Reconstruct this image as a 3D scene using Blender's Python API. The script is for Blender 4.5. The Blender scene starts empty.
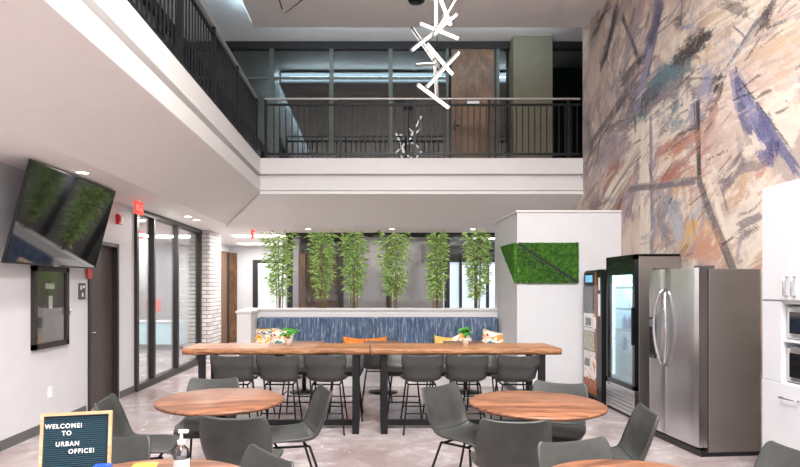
import bpy, bmesh, math, random
from mathutils import Vector, Matrix, noise as mnoise
random.seed(7)
PI = math.pi
S = bpy.context.scene
C = S.collection
R = math.radians

# ------------------------------------------------------------------ materials
class NT:
    def __init__(s, name):
        s.m = bpy.data.materials.new(name); s.m.use_nodes = True
        s.t = s.m.node_tree; s.b = s.t.nodes['Principled BSDF']; s.out = s.t.nodes['Material Output']
    def n(s, kind, **kw):
        nd = s.t.nodes.new(kind)
        for k, v in kw.items():
            if k.startswith('i_'): nd.inputs[k[2:].replace('_', ' ')].default_value = v
            else: setattr(nd, k, v)
        return nd
    def l(s, a, b): s.t.links.new(a, b)
    def coord(s, scale=(1,1,1), rot=(0,0,0), which='Object'):
        tc = s.n('ShaderNodeTexCoord'); mp = s.n('ShaderNodeMapping')
        mp.inputs['Scale'].default_value = scale; mp.inputs['Rotation'].default_value = rot
        s.l(tc.outputs[which], mp.inputs['Vector']); return mp.outputs['Vector']
    def noise(s, vec, scale=5, detail=4, rough=.5, dist=0):
        nd = s.n('ShaderNodeTexNoise'); nd.inputs['Scale'].default_value = scale
        nd.inputs['Detail'].default_value = detail; nd.inputs['Roughness'].default_value = rough
        nd.inputs['Distortion'].default_value = dist
        s.l(vec, nd.inputs['Vector']); return nd.outputs['Fac']
    def ramp(s, fac, stops, interp='LINEAR'):
        nd = s.n('ShaderNodeValToRGB'); cr = nd.color_ramp; cr.interpolation = interp
        while len(cr.elements) < len(stops): cr.elements.new(.5)
        for e, (p, c) in zip(cr.elements, stops): e.position = p; e.color = (*c, 1)
        s.l(fac, nd.inputs['Fac']); return nd.outputs['Color']
    def mix(s, fac, a, b, mode='MIX'):
        nd = s.n('ShaderNodeMix', data_type='RGBA', blend_type=mode)
        for sock, v in ((nd.inputs[0], fac), (nd.inputs[6], a), (nd.inputs[7], b)):
            if isinstance(v, (int, float)): sock.default_value = v
            elif isinstance(v, tuple): sock.default_value = (*v, 1)
            else: s.l(v, sock)
        return nd.outputs[2]
    def math(s, op, a, b=None, c=None):
        nd = s.n('ShaderNodeMath', operation=op)
        for i, v in enumerate((a, b, c)):
            if v is None: continue
            if isinstance(v, (int, float)): nd.inputs[i].default_value = v
            else: s.l(v, nd.inputs[i])
        return nd.outputs[0]
    def bump(s, h, strength=.3, dist=.01):
        nd = s.n('ShaderNodeBump'); nd.inputs['Strength'].default_value = strength; nd.inputs['Distance'].default_value = dist
        s.l(h, nd.inputs['Height']); s.l(nd.outputs['Normal'], s.b.inputs['Normal'])
    def col(s, c):
        if isinstance(c, tuple): s.b.inputs['Base Color'].default_value = (*c, 1)
        else: s.l(c, s.b.inputs['Base Color'])
    def p(s, **kw):
        for k, v in kw.items():
            sk = s.b.inputs[k.replace('_', ' ')]
            if isinstance(v, (int, float)) or isinstance(v, tuple): sk.default_value = v
            else: s.l(v, sk)
        return s

def srgb(r, g, b):
    f = lambda c: ((c/255)/12.92 if c/255 <= .04045 else ((c/255+.055)/1.055)**2.4)
    return (f(r), f(g), f(b))

def plain(name, c, rough=.5, metal=0, var=.06, vscale=6, bump=0, bscale=80, spec=.5, coat=0):
    m = NT(name)
    v = m.coord()
    f = m.noise(v, vscale, 4)
    d = tuple(x*(1-var) for x in c); l = tuple(min(1, x*(1+var)) for x in c)
    m.col(m.ramp(f, [(.3, d), (.7, l)]))
    m.p(Roughness=rough, Metallic=metal); m.b.inputs['Specular IOR Level'].default_value = spec
    if coat: m.b.inputs['Coat Weight'].default_value = coat
    if bump: m.bump(m.noise(v, bscale, 3), bump, .004)
    return m.m

def emit(name, c, strength):
    m = NT(name); m.col(c); m.b.inputs['Emission Color'].default_value = (*c, 1); m.b.inputs['Emission Strength'].default_value = strength
    return m.m

def thin_glass(name, tint=(1,1,1), refl=.5, rough=.0, ior=1.5, extra=0.0):
    m = NT(name); m.t.nodes.remove(m.b)
    tr = m.n('ShaderNodeBsdfTransparent'); tr.inputs['Color'].default_value = (*tint, 1)
    gl = m.n('ShaderNodeBsdfGlossy'); gl.inputs['Roughness'].default_value = rough; gl.inputs['Color'].default_value = (1,1,1,1)
    fr = m.n('ShaderNodeFresnel'); fr.inputs['IOR'].default_value = ior
    f = m.math('ADD', m.math('MULTIPLY', fr.outputs[0], refl), extra)
    mx = m.n('ShaderNodeMixShader'); m.l(f, mx.inputs[0]); m.l(tr.outputs[0], mx.inputs[1]); m.l(gl.outputs[0], mx.inputs[2])
    m.l(mx.outputs[0], m.out.inputs['Surface'])
    return m.m

def wood(name, dark, mid, light, along='X', plank=.12, rough=.4, grain=1.0):
    m = NT(name)
    tc = m.n('ShaderNodeTexCoord'); sp = m.n('ShaderNodeSeparateXYZ'); m.l(tc.outputs['Object'], sp.inputs[0])
    a, b = {'X': (0, 1), 'Y': (1, 0), 'Z': (2, 1)}[along]
    pi = m.math('FLOOR', m.math('DIVIDE', sp.outputs[b], plank))
    wn = m.n('ShaderNodeTexWhiteNoise', noise_dimensions='1D'); m.l(pi, wn.inputs['W'])
    cb = m.n('ShaderNodeCombineXYZ')
    m.l(m.math('ADD', m.math('MULTIPLY', sp.outputs[a], 1.3*grain), m.math('MULTIPLY', wn.outputs['Value'], 9)), cb.inputs[0])
    m.l(m.math('MULTIPLY', sp.outputs[b], 16*grain), cb.inputs[1]); m.l(m.math('MULTIPLY', sp.outputs[3-a-b], 16*grain if along != 'Z' else 3), cb.inputs[2])
    f = m.noise(cb.outputs[0], 1.6, 6, .6, 1.2)
    c1 = m.ramp(f, [(.36, dark), (.5, mid), (.64, light)])
    c2 = m.mix(m.math('MULTIPLY', m.math('SUBTRACT', 1, wn.outputs['Value']), .5), m.mix(m.math('MULTIPLY', wn.outputs['Value'], .45), c1, light), c1)
    fine = m.noise(cb.outputs[0], 9, 3, .7)
    c3 = m.mix(m.math('MULTIPLY', m.ramp(fine, [(.48, (0,0,0)), (.7, (1,1,1))]), .5), c2, dark)
    m.col(c3); m.p(Roughness=rough); m.bump(fine, .12, .002)
    return m.m

def brick(name):
    m = NT(name)
    tc = m.n('ShaderNodeTexCoord'); sp = m.n('ShaderNodeSeparateXYZ'); m.l(tc.outputs['Object'], sp.inputs[0])
    cb = m.n('ShaderNodeCombineXYZ'); m.l(m.math('ADD', sp.outputs[0], sp.outputs[1]), cb.inputs[0]); m.l(sp.outputs[2], cb.inputs[1])
    bt = m.n('ShaderNodeTexBrick'); m.l(cb.outputs[0], bt.inputs['Vector'])
    bt.inputs['Color1'].default_value = (*srgb(226,222,220),1); bt.inputs['Color2'].default_value = (*srgb(190,184,182),1)
    bt.inputs['Mortar'].default_value = (*srgb(120,114,112),1)
    bt.inputs['Scale'].default_value = 1; bt.inputs['Mortar Size'].default_value = .008
    bt.inputs['Brick Width'].default_value = .22; bt.inputs['Row Height'].default_value = .085
    m.col(bt.outputs['Color']); m.p(Roughness=.6)
    m.bump(m.math('SUBTRACT', 1, bt.outputs['Fac']), .6, .01)
    return m.m

def steel(name, c=(.62,.62,.63), rough=.28, axis=2):
    m = NT(name)
    sc = [60, 60, 60]; sc[axis] = .6
    v = m.coord(tuple(sc)); f = m.noise(v, 3, 2)
    m.col(m.ramp(f, [(.3, tuple(x*.98 for x in c)), (.7, tuple(min(1, x*1.02) for x in c))]))
    m.p(Metallic=1, Roughness=m.math('ADD', m.math('MULTIPLY', f, .03), rough-.015))
    return m.m

M = {}
M['paint'] = plain('white_wall_paint', srgb(208,207,210), .55, var=.015, bump=.05)
M['soffit'] = plain('soffit_paint', srgb(228,224,222), .5, var=.015, bump=.04)
M['ceil'] = plain('ceiling_paint', srgb(222,216,213), .7, var=.02)
M['lowceil'] = plain('low_ceiling_paint', srgb(236,230,226), .6, var=.015)
M['fascia'] = plain('fascia_paint', srgb(218,215,214), .5, var=.01)
M['base'] = plain('grey_rubber_base', srgb(92,92,94), .6)
M['blackmetal'] = plain('black_metal', srgb(24,24,26), .4, .4)
M['bronze'] = plain('dark_bronze_aluminium', srgb(58,54,53), .4, .5)
M['darkframe'] = plain('dark_frame', srgb(40,38,38), .45, .3)
M['green_frame'] = plain('olive_mullion', srgb(92,96,88), .45, .3)
M['doordark'] = plain('dark_brown_door', srgb(74,64,62), .45)
M['rail'] = plain('handrail_grey', srgb(190,186,182), .35, .6)
M['olive'] = plain('olive_plaster', srgb(116,110,90), .7)
M['glass'] = thin_glass('clear_pane', (.96,.98,.98), .8)
M['glass_dark'] = thin_glass('tinted_upper_pane', (.55,.62,.62), 1.6, .01, 1.55, .05)
M['glass_low'] = thin_glass('lower_pane', (.92,.92,.92), .8, .01)
M['glass_cab'] = thin_glass('cabinet_pane', (.9,.9,.9), .35, .05)
M['cabdark'] = plain('cabinet_liner', srgb(70,64,62), .6)
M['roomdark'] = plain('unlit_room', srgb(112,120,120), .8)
M['blind'] = plain('grey_roller_blind', srgb(176,172,172), .8, var=.05, vscale=2)
M['woodoor'] = wood('oak_door_veneer', srgb(78,54,38), srgb(108,78,56), srgb(134,100,74), 'Z', .2, .45)
M['walnut'] = wood('walnut_round_top', srgb(70,40,26), srgb(124,78,54), srgb(164,112,82), 'X', .09, .42)
M['acacia'] = wood('live_edge_slab', srgb(94,54,32), srgb(162,104,64), srgb(202,148,100), 'X', .16, .42, .8)
M['acacia_edge'] = wood('bark_edge', srgb(66,40,26), srgb(138,88,56), srgb(192,142,98), 'X', .03, .6, 1.6)
M['oak_frame'] = wood('oak_frame', srgb(186,142,104), srgb(208,168,128), srgb(222,186,150), 'X', .5, .5)
M['brick'] = brick('whitewashed_brick')
M['steel'] = steel('brushed_steel')
M['steel_side'] = plain('grey_steel_side', srgb(150,146,143), .35, .75, var=.04, vscale=3)
M['fridge_side'] = plain('fridge_side_panel', srgb(112,106,102), .42, .35, var=.03)
M['chrome'] = plain('polished_handle', srgb(205,205,206), .18, 1)
M['cabinet'] = plain('white_cabinet_laminate', srgb(206,206,210), .35, var=.01)
M['gap'] = plain('shadow_gap_black', srgb(24,24,24), .7)
M['blackplastic'] = plain('black_plastic', srgb(22,22,24), .3)
M['screen'] = plain('tv_glass', srgb(8,9,11), .06, 0, spec=.9, coat=1)
M['whiteplastic'] = plain('white_plastic', srgb(238,238,236), .4)
M['red'] = plain('red_plastic', srgb(196,28,30), .4)
M['signred'] = emit('lit_red_sign', srgb(235,70,58), .9)
M['greysign'] = plain('grey_sign_plate', srgb(70,72,74), .5)
M['paper'] = plain('paper', srgb(222,222,220), .8)
M['lamp'] = emit('lamp_diffuser', (1,.97,.95), 3.2)
M['panel'] = emit('troffer_diffuser', (1,.98,.96), 5)
M['dl'] = emit('downlight_lens', (1,.95,.88), 8)
M['sky'] = emit('daylight_pane', (.72,.86,1), .62)
M['cove'] = emit('cove_strip', (.66,.86,1), 2.6)
M['cooler_in'] = plain('cooler_liner', srgb(176,212,220), .4)
M['cooler_led'] = emit('cooler_led', (.72,.92,1), 2.5)
M['pot'] = plain('white_pot', srgb(236,234,230), .4)
M['soil'] = plain('soil', srgb(60,44,34), .9)
M['hoodglass'] = plain('dark_hood_glass', srgb(36,38,40), .1, coat=.6)

def leather():
    m = NT('charcoal_faux_leather')
    v = m.coord(); f = m.noise(v, 7, 5, .6); g = m.noise(v, 220, 2)
    m.col(m.ramp(f, [(.25, srgb(46,47,45)), (.75, srgb(70,71,69))]))
    m.p(Roughness=m.math('ADD', m.math('MULTIPLY', f, .2), .36)); m.bump(g, .15, .001)
    return m.m
M['leather'] = leather()
M['leather_stitch'] = plain('edge_piping', srgb(46,46,46), .6)

def floor_mat():
    m = NT('polished_concrete')
    v = m.coord()
    a = m.noise(v, 1.1, 8, .62, .8); b = m.noise(v, 3.4, 8, .7, 1.0); c = m.noise(v, 14, 4, .7)
    c1 = m.ramp(a, [(.34, srgb(140,124,122)), (.5, srgb(182,172,174)), (.66, srgb(210,204,206))])
    c2 = m.mix(m.ramp(b, [(.42, (.75,)*3), (.66, (0,)*3)]), c1, srgb(152,136,134))
    c3 = m.mix(m.ramp(c, [(.6, (0,)*3), (.85, (.4,)*3)]), c2, srgb(224,220,222))
    m.col(c3); m.p(Roughness=m.math('ADD', m.math('MULTIPLY', b, .18), .16)); m.b.inputs['Specular IOR Level'].default_value = .5
    return m.m
M['floor'] = floor_mat()

def upholstery():
    m = NT('blue_striped_upholstery')
    v1 = m.coord((46, 46, 6)); a = m.noise(v1, 1, 3, .7)
    v2 = m.coord((90, 90, 60)); b = m.noise(v2, 1, 2)
    c = m.ramp(a, [(.32, srgb(44,56,80)), (.45, srgb(78,98,128)), (.55, srgb(96,116,142)), (.68, srgb(172,180,190))])
    c = m.mix(m.ramp(b, [(.5, (0,)*3), (.7, (.5,)*3)]), c, srgb(84,94,114))
    tc = m.n('ShaderNodeTexCoord'); sp = m.n('ShaderNodeSeparateXYZ'); m.l(tc.outputs['Object'], sp.inputs[0])
    w = m.math('ABSOLUTE', m.math('SINE', m.math('MULTIPLY', sp.outputs[0], PI/.075)))
    c = m.mix(m.ramp(w, [(.0, (.8,)*3), (.22, (0,)*3)]), c, srgb(36,44,60))
    m.col(c); m.p(Roughness=.85); m.bump(b, .4, .003)
    return m.m
M['uph'] = upholstery()

def patch(name, stops, scale=7, kind='CONSTANT', dist=1.5, rough=.85, detail=1):
    m = NT(name); v = m.coord(); f = m.noise(v, scale, detail, .5, dist)
    m.col(m.ramp(f, stops, kind)); m.p(Roughness=rough); return m.m
M['floral'] = patch('floral_print', [(0, srgb(222,140,50)), (.38, srgb(238,190,70)), (.45, srgb(236,228,212)), (.52, srgb(64,96,120)), (.57, srgb(224,220,206)), (.64, srgb(200,84,40))], 5.5)
M['floral_pale'] = patch('pale_floral_print', [(0, srgb(66,130,138)), (.36, srgb(238,232,220)), (.5, srgb(228,160,78)), (.56, srgb(240,234,224)), (.64, srgb(196,72,50))], 6, 'CONSTANT', .6)
M['orange_damask'] = patch('orange_damask', [(0, srgb(196,92,28)), (.42, srgb(226,128,44)), (.55, srgb(238,168,88)), (.62, srgb(200,98,36))], 26)
M['mustard'] = patch('mustard_cloth', [(0, srgb(222,176,84)), (.6, srgb(236,196,112))], 10, 'LINEAR')
M['moss'] = patch('moss', [(.2, srgb(28,60,18)), (.45, srgb(56,104,30)), (.6, srgb(84,132,44)), (.78, srgb(110,150,60))], 26, 'LINEAR', .5, .95, 4)
M['leaf'] = patch('bamboo_leaf', [(.25, srgb(52,92,40)), (.42, srgb(104,150,70)), (.56, srgb(168,198,108)), (.7, srgb(232,236,176))], 48, 'LINEAR', 0, .55, 2)  # dark and pale stops paint shadows and highlights into the leaf colour
M['leaf2'] = patch('houseplant_leaf', [(.3, srgb(40,112,38)), (.7, srgb(86,168,64))], 22, 'LINEAR', 0, .45, 2)
M['stem'] = plain('bamboo_stem', srgb(112,92,58), .6)
M['coffee'] = patch('coffee_picture', [(.3, srgb(120,62,36)), (.4, srgb(206,126,70)), (.47, srgb(236,226,216)), (.62, srgb(240,236,232)), (.7, srgb(168,90,52))], 5, 'LINEAR', 2, .3, 3)
M['beans'] = patch('bean_picture', [(.2, srgb(60,30,18)), (.5, srgb(150,78,34)), (.7, srgb(220,132,60))], 30, 'LINEAR', 1, .3, 3)
M['picture'] = patch('snack_picture', [(0, srgb(64,72,96)), (.4, srgb(150,160,176)), (.5, srgb(216,206,160)), (.6, srgb(90,84,70)), (.7, srgb(230,230,232))], 22, 'LINEAR', 1, .3, 3)
M['bluescreen'] = emit('small_lit_display', srgb(110,170,205), .7)
M['greyglass'] = plain('grey_machine_window', srgb(96,102,108), .12, coat=.4)

def felt():
    m = NT('teal_letterboard_felt')
    tc = m.n('ShaderNodeTexCoord'); sp = m.n('ShaderNodeSeparateXYZ'); m.l(tc.outputs['Object'], sp.inputs[0])
    w = m.math('SINE', m.math('MULTIPLY', sp.outputs[2], 2*PI/.0085))
    m.col(m.ramp(w, [(0, srgb(10,34,46)), (.6, srgb(24,66,82))])); m.p(Roughness=.9); m.bump(w, .5, .002)
    return m.m
M['felt'] = felt()
M['bottle'] = thin_glass('sanitizer_plastic', (.80,.80,.82), 1.0, .05, 1.45, .06)


# ------------------------------------------------------------------ geometry
class MB:
    def __init__(s): s.bm = bmesh.new(); s.mats = []; s.cur = 0
    def use(s, m):
        if m not in s.mats: s.mats.append(m)
        s.cur = s.mats.index(m); return s
    def _f(s, vs, smooth=False):
        try: f = s.bm.faces.new(vs)
        except ValueError: return
        f.material_index = s.cur; f.smooth = smooth
    def hexa(s, p):   # 8 points: bottom 4 ccw, top 4 ccw
        v = [s.bm.verts.new(q) for q in p]
        for f in ((3,2,1,0),(4,5,6,7),(0,1,5,4),(1,2,6,5),(2,3,7,6),(3,0,4,7)): s._f([v[i] for i in f])
        return s
    def box(s, x0, x1, y0, y1, z0, z1, mat=None, bev=0):
        p = [(x0,y0,z0),(x1,y0,z0),(x1,y1,z0),(x0,y1,z0),(x0,y0,z1),(x1,y0,z1),(x1,y1,z1),(x0,y1,z1)]
        if bev:
            b2 = bmesh.new(); vs = [b2.verts.new(q) for q in p]
            for f in ((3,2,1,0),(4,5,6,7),(0,1,5,4),(1,2,6,5),(2,3,7,6),(3,0,4,7)): b2.faces.new([vs[i] for i in f])
            bmesh.ops.bevel(b2, geom=b2.edges[:], offset=bev, segments=2, affect='EDGES', profile=.5)
            mp = {}
            for v in b2.verts: mp[v] = s.bm.verts.new(mat @ v.co if mat else v.co)
            for f in b2.faces: s._f([mp[v] for v in f.verts], False)
            b2.free(); return s
        if mat: p = [mat @ Vector(q) for q in p]
        return s.hexa(p)
    def tube(s, pts, r, seg=8, smooth=True, cap=True):
        pts = [Vector(p) for p in pts]; n = len(pts); rings = []
        rr = r if isinstance(r, (list, tuple)) else [r]*n
        prev = None
        for i, p in enumerate(pts):
            d = (pts[min(i+1, n-1)]-pts[max(i-1, 0)]).normalized()
            if prev is None:
                a = d.cross(Vector((0,0,1)) if abs(d.z) < .9 else Vector((1,0,0))).normalized()
            else:
                a = (prev-d*prev.dot(d)); a = a.normalized() if a.length > 1e-6 else prev
            prev = a; b = d.cross(a)
            rings.append([s.bm.verts.new(p+(a*math.cos(2*PI*k/seg)+b*math.sin(2*PI*k/seg))*rr[i]) for k in range(seg)])
        for i in range(n-1):
            for k in range(seg):
                s._f([rings[i][k], rings[i][(k+1)%seg], rings[i+1][(k+1)%seg], rings[i+1][k]], smooth)
        if cap: s._f(rings[0][::-1]); s._f(rings[-1])
        return s
    def lathe(s, prof, seg=32, c=(0,0,0), smooth=True):
        rings = []
        for r, z in prof:
            if r < 1e-5: rings.append([s.bm.verts.new((c[0], c[1], c[2]+z))])
            else: rings.append([s.bm.verts.new((c[0]+r*math.cos(2*PI*k/seg), c[1]+r*math.sin(2*PI*k/seg), c[2]+z)) for k in range(seg)])
        for a, b in zip(rings, rings[1:]):
            for k in range(seg):
                k2 = (k+1) % seg
                if len(a) == 1 and len(b) == 1: continue
                if len(a) == 1: s._f([a[0], b[k2], b[k]], smooth)
                elif len(b) == 1: s._f([a[k], a[k2], b[0]], smooth)
                else: s._f([a[k], a[k2], b[k2], b[k]], smooth)
        return s
    def prism(s, poly, vec):
        vec = Vector(vec); a = [s.bm.verts.new(p) for p in poly]; b = [s.bm.verts.new(Vector(p)+vec) for p in poly]
        n = len(poly); s._f(a[::-1]); s._f(b)
        for i in range(n): s._f([a[i], a[(i+1)%n], b[(i+1)%n], b[i]])
        return s
    def quad(s, *p, smooth=False): s._f([s.bm.verts.new(q) for q in p], smooth); return s
    def mesh(s, name):
        bmesh.ops.recalc_face_normals(s.bm, faces=s.bm.faces[:])
        me = bpy.data.meshes.new(name); s.bm.to_mesh(me); s.bm.free()
        for m in s.mats: me.materials.append(m)
        return me
    def build(s, name, parent=None, loc=None, rot=None):
        o = bpy.data.objects.new(name, s.mesh(name)); C.objects.link(o)
        if parent: o.parent = parent
        if loc: o.location = loc
        if rot: o.rotation_euler = rot
        return o

def mb(mat): return MB().use(M[mat])
def tag(o, label, cat, group=None, kind=None):
    o['label'] = label; o['category'] = cat
    if group: o['group'] = group
    if kind: o['kind'] = kind
    return o
def thing(name, label, cat, loc=(0,0,0), rz=0, group=None):
    o = bpy.data.objects.new(name, None); C.objects.link(o); o.empty_display_size = .1
    o.location = loc; o.rotation_euler = (0,0,rz); return tag(o, label, cat, group)
def struct(o, label=None):
    o['kind'] = 'structure'
    if label: o['label'] = label
    return o
def sempty(name):
    o = bpy.data.objects.new(name, None); C.objects.link(o); o['kind'] = 'structure'; return o
def kids(o): return [c for c in bpy.data.objects if c.parent == o]
def dup(o, parent=None, loc=None, rz=None, label=None, group=None):
    c = o.copy(); C.objects.link(c); c.parent = parent
    if loc is not None: c.location = loc
    if rz is not None: c.rotation_euler = (0,0,rz)
    if label: c['label'] = label
    if group: c['group'] = group
    for k in kids(o): dup(k, c)
    return c

# ------------------------------------------------------------------ camera (f = 560 px, horizon y=288, vanishing point x=370)
CH = 1.58
cam = bpy.data.cameras.new('camera'); co = bpy.data.objects.new('camera', cam); C.objects.link(co)
co.location = (0,0,CH); co.rotation_euler = (PI/2,0,0)
cam.sensor_width = 36; cam.lens = 560/800*36; cam.shift_x = 30/800; cam.shift_y = 54.5/800; cam.clip_start = .05
S.camera = co
def fx(x, X): return 560*X/(x-370)          # depth at which the plane X=const crosses column x
F = 560
XL, XR = -3.58, 3.69
YB = -5.0

# ------------------------------------------------------------------ shell
b = mb('floor'); b.box(-8.0, 5.0, YB, 18.2, -.12, 0); struct(b.build('floor'))
# left wall with door opening
DY0, DY1, DZ = 7.1, 7.95, 2.2
b = mb('paint')
b.box(XL-.12, XL, YB, DY0, 0, 2.8); b.box(XL-.12, XL, DY0, DY1, DZ, 2.8); b.box(XL-.12, XL, DY1, 8.5, 0, 2.8)
struct(b.build('wall_left'))
b = mb('base'); b.box(XL, XL+.012, YB, DY0-.06, 0, .1); b.box(XL, XL+.012, DY1+.06, 8.5, 0, .1); struct(b.build('baseboard_left'))
# left door
d = sempty('door_1')
mb('doordark').box(XL-.10, XL-.06, DY0+.05, DY1-.05, .01, DZ-.05).build('door_leaf', d)
b = mb('bronze')
b.box(XL-.12, XL+.02, DY0-.0, DY0+.05, 0, DZ); b.box(XL-.12, XL+.02, DY1-.05, DY1, 0, DZ); b.box(XL-.12, XL+.02, DY0, DY1, DZ-.05, DZ)
b.build('door_frame', d)
mb('chrome').tube([(XL-.06, DY0+.14, 1.0), (XL+.0, DY0+.14, 1.0), (XL+.0, DY0+.25, 1.0)], .009).build('door_handle', d)
# glass wall along the left
GY0, GY1 = 8.5, 11.8
w = sempty('window_1')
for i, y in enumerate([fx(134.5, XL)+.04, fx(152.5, XL), fx(176.5, XL), GY1-.06]):
    mb('bronze').box(XL-.07, XL+.04, y-.035, y+.035, .10, 2.74).build('mullion', w)
mb('bronze').box(XL-.07, XL+.05, GY0, GY1, 0, .1).build('sill_rail', w)
mb('bronze').box(XL-.07, XL+.05, GY0, GY1, 2.72, 2.8).build('head_rail', w)
mb('glass').box(XL-.012, XL-.004, GY0, GY1, .1, 2.72).build('pane', w)
# brick pillar
b = mb('brick'); b.box(XL-.25, -3.38, GY1, 12.7, 0, 2.8); struct(b.build('wall_brick_pillar'))
# corridor beyond
b = mb('paint')
b.box(-4.22, -4.1, 12.7, 18.0, 0, 2.8); b.box(-4.1, XL-.25, 12.58, 12.7, 0, 2.8)
struct(b.build('wall_corridor_left'))
b = mb('paint'); b.box(-4.1, -3.42, 16.4, 16.52, 0, 2.8); b.box(-3.42, -1.6, 16.4, 16.52, 2.35, 2.8); b.box(-1.9, -1.6, 12.6, 16.4, 0, 2.8)
struct(b.build('wall_corridor_end'))
b = mb('base'); b.box(-3.9, -3.42, 16.38, 16.4, 0, .12); struct(b.build('baseboard_corridor'))
d = sempty('door_2')
mb('woodoor').box(-4.1, -3.88, 16.3, 16.36, 0, 2.6).build('door_leaf', d)
mb('woodoor').box(-4.1, -4.05, 14.9, 15.9, 0, 2.6).build('side_leaf', d)
mb('darkframe').box(-4.1, -4.03, 15.9, 16.05, 0, 2.6).build('door_frame', d)
d = sempty('door_3')
mb('darkframe').box(-3.42, -3.28, 16.34, 16.42, 0, 2.4).box(-3.28, -1.9, 16.34, 16.42, 2.3, 2.4).build('door_frame', d)
mb('glass').box(-3.28, -1.9, 16.39, 16.4, .0, 2.3).build('pane', d)
b = mb('paint'); b.box(-5.2, -1.0, 18.0, 18.1, 0, 2.8); struct(b.build('wall_vestibule'))
# office behind the glass
b = mb('paint'); b.box(-8.0, -7.88, 5.0, 16.5, 0, 2.8); b.box(-7.88, -5.05, 16.38, 16.5, 0, 2.8); b.box(-7.88, XL-.12, 5.0, 5.1, 0, 2.8); b.box(-5.05, -4.22, 15.3, 15.42, 0, 2.8)
struct(b.build('wall_office'))
b = mb('brick'); b.box(-5.1, -4.6, 14.9, 15.3, 0, 2.8); struct(b.build('wall_office_pillar'))
b = mb('base'); b.box(-7.88, -5.12, 16.36, 16.38, 0, .12); b.box(-4.6, -4.22, 15.28, 15.3, 0, .12); struct(b.build('baseboard_office'))
b = mb('lowceil'); b.box(-8.0, XL-.12, 5.0, 12.4, 2.8, 2.9); b.box(-8.0, -4.22, 12.4, 16.5, 2.8, 2.9); struct(b.build('ceiling_office'))
# low ceiling + sloped soffit (left balcony and rear balcony)
b = mb('soffit')
zc, ze = 2.8, 3.26
b.quad((-2.77, YB, zc), (-1.9, YB, ze), (-1.9, 9.7, ze), (-2.77, 10.8, zc))
b.quad((-2.77, 10.8, zc), (-1.9, 9.7, ze), (XR, 9.7, ze), (XR, 10.8, zc))
o = b.build('ceiling_soffit_slope'); sm = o.modifiers.new('s', 'SOLIDIFY'); sm.thickness = .06; sm.offset = -1 ; struct(o)
b = mb('lowceil')
b.box(XL-.12, -2.77, YB, 12.4, 2.8, 2.9); b.box(-2.77, XR, 10.8, 12.4, 2.8, 2.9); b.box(-4.22, -1.6, 12.4, 18.1, 2.8, 2.9)
struct(b.build('ceiling_low'))
# balcony slab with its banded fascia
b = mb('fascia')
b.box(-2.6, -1.9, YB, 9.7, 3.27, 3.47); b.box(-2.6, -1.99, YB, 9.79, 3.47, 3.56); b.box(-2.6, -1.9, YB, 9.7, 3.56, 3.83)
b.box(-2.6, XR, 9.7, 10.6, 3.27, 3.47); b.box(-2.6, XR, 9.79, 10.6, 3.47, 3.56); b.box(-2.6, XR, 9.7, 10.6, 3.56, 3.83)
struct(b.build('trim_balcony_fascia'))
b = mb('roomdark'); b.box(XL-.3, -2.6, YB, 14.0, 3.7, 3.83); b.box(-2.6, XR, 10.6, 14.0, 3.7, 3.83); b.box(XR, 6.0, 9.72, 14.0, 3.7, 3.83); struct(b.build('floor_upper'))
# atrium ceiling: dropped panel and higher walkway ceiling
b = mb('ceil'); b.box(-2.0, XR, YB, 9.65, 6.07, 6.34); struct(b.build('ceiling'))
b = mb('lowceil'); b.box(XL-.3, XR, YB, 11.1, 6.40, 6.5); b.box(XR, 6.0, 9.72, 11.1, 6.40, 6.5); struct(b.build('ceiling_walkway'))
b = mb('gap'); b.box(-1.42, -1.405, 8.4, 9.0, 6.06, 6.07); 
b.hexa([(-1.40,9.16,6.062),(-1.38,9.14,6.062),(-.95,8.6,6.062),(-.97,8.6,6.062),(-1.40,9.16,6.07),(-1.38,9.14,6.07),(-.95,8.6,6.07),(-.97,8.6,6.07)])
struct(b.build('trim_ceiling_access_joint'))
# upper side wall (behind the side rail) : dark glazing and timber leaf
M['upwall'] = plain('grey_teal_upper_wall', srgb(150,162,164), .7)
b = mb('upwall'); b.box(XL-.22, XL-.12, YB, 11.1, 3.83, 6.4); struct(b.build('wall_upper_left'))
w = sempty('window_2')
for y in (1.5, 3.0, 4.5, 6.0, 6.9, 8.3, 9.7, 11.0): mb('darkframe').box(XL-.1, XL+.0, y-.05, y+.05, 3.83, 6.4).build('mullion', w)
mb('glass').box(XL-.06, XL-.05, YB, 11.0, 3.83, 6.38).build('pane', w)
mb('darkframe').box(XL-.1, XL, YB, 11.0, 6.2, 6.4).build('head_rail', w)
d = sempty('door_4'); mb('woodoor').box(XL-.11, XL-.07, 6.05, 6.85, 3.83, 6.2).build('door_leaf', d)
# upper rear glazing
UY = 11.0; us = F/UY
def ux(x): return (x-370)/us
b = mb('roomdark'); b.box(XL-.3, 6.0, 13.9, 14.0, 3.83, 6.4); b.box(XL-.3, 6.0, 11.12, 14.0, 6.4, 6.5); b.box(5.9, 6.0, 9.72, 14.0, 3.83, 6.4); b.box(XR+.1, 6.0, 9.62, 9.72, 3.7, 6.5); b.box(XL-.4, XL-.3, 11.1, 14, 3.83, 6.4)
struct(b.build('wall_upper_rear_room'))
w = sempty('window_3')
for x in (272, 331.5, 390.5, 448): mb('green_frame').box(ux(x)-.04, ux(x)+.04, UY-.05, UY+.05, 3.83, 6.3).build('mullion', w)
mb('green_frame').box(ux(496), ux(499), UY-.05, UY+.05, 3.83, 6.3).build('mullion', w)
mb('darkframe').box(XL-.1, 5.9, UY-.06, UY+.06, 6.26, 6.4).build('head_rail', w)
mb('darkframe').box(XL-.1, 5.9, UY-.05, UY+.05, 3.83, 3.9).build('sill_rail', w)
mb('green_frame').box(XL-.1, ux(448), UY-.02, UY+.02, 5.68, 5.72).build('transom', w)
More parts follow.
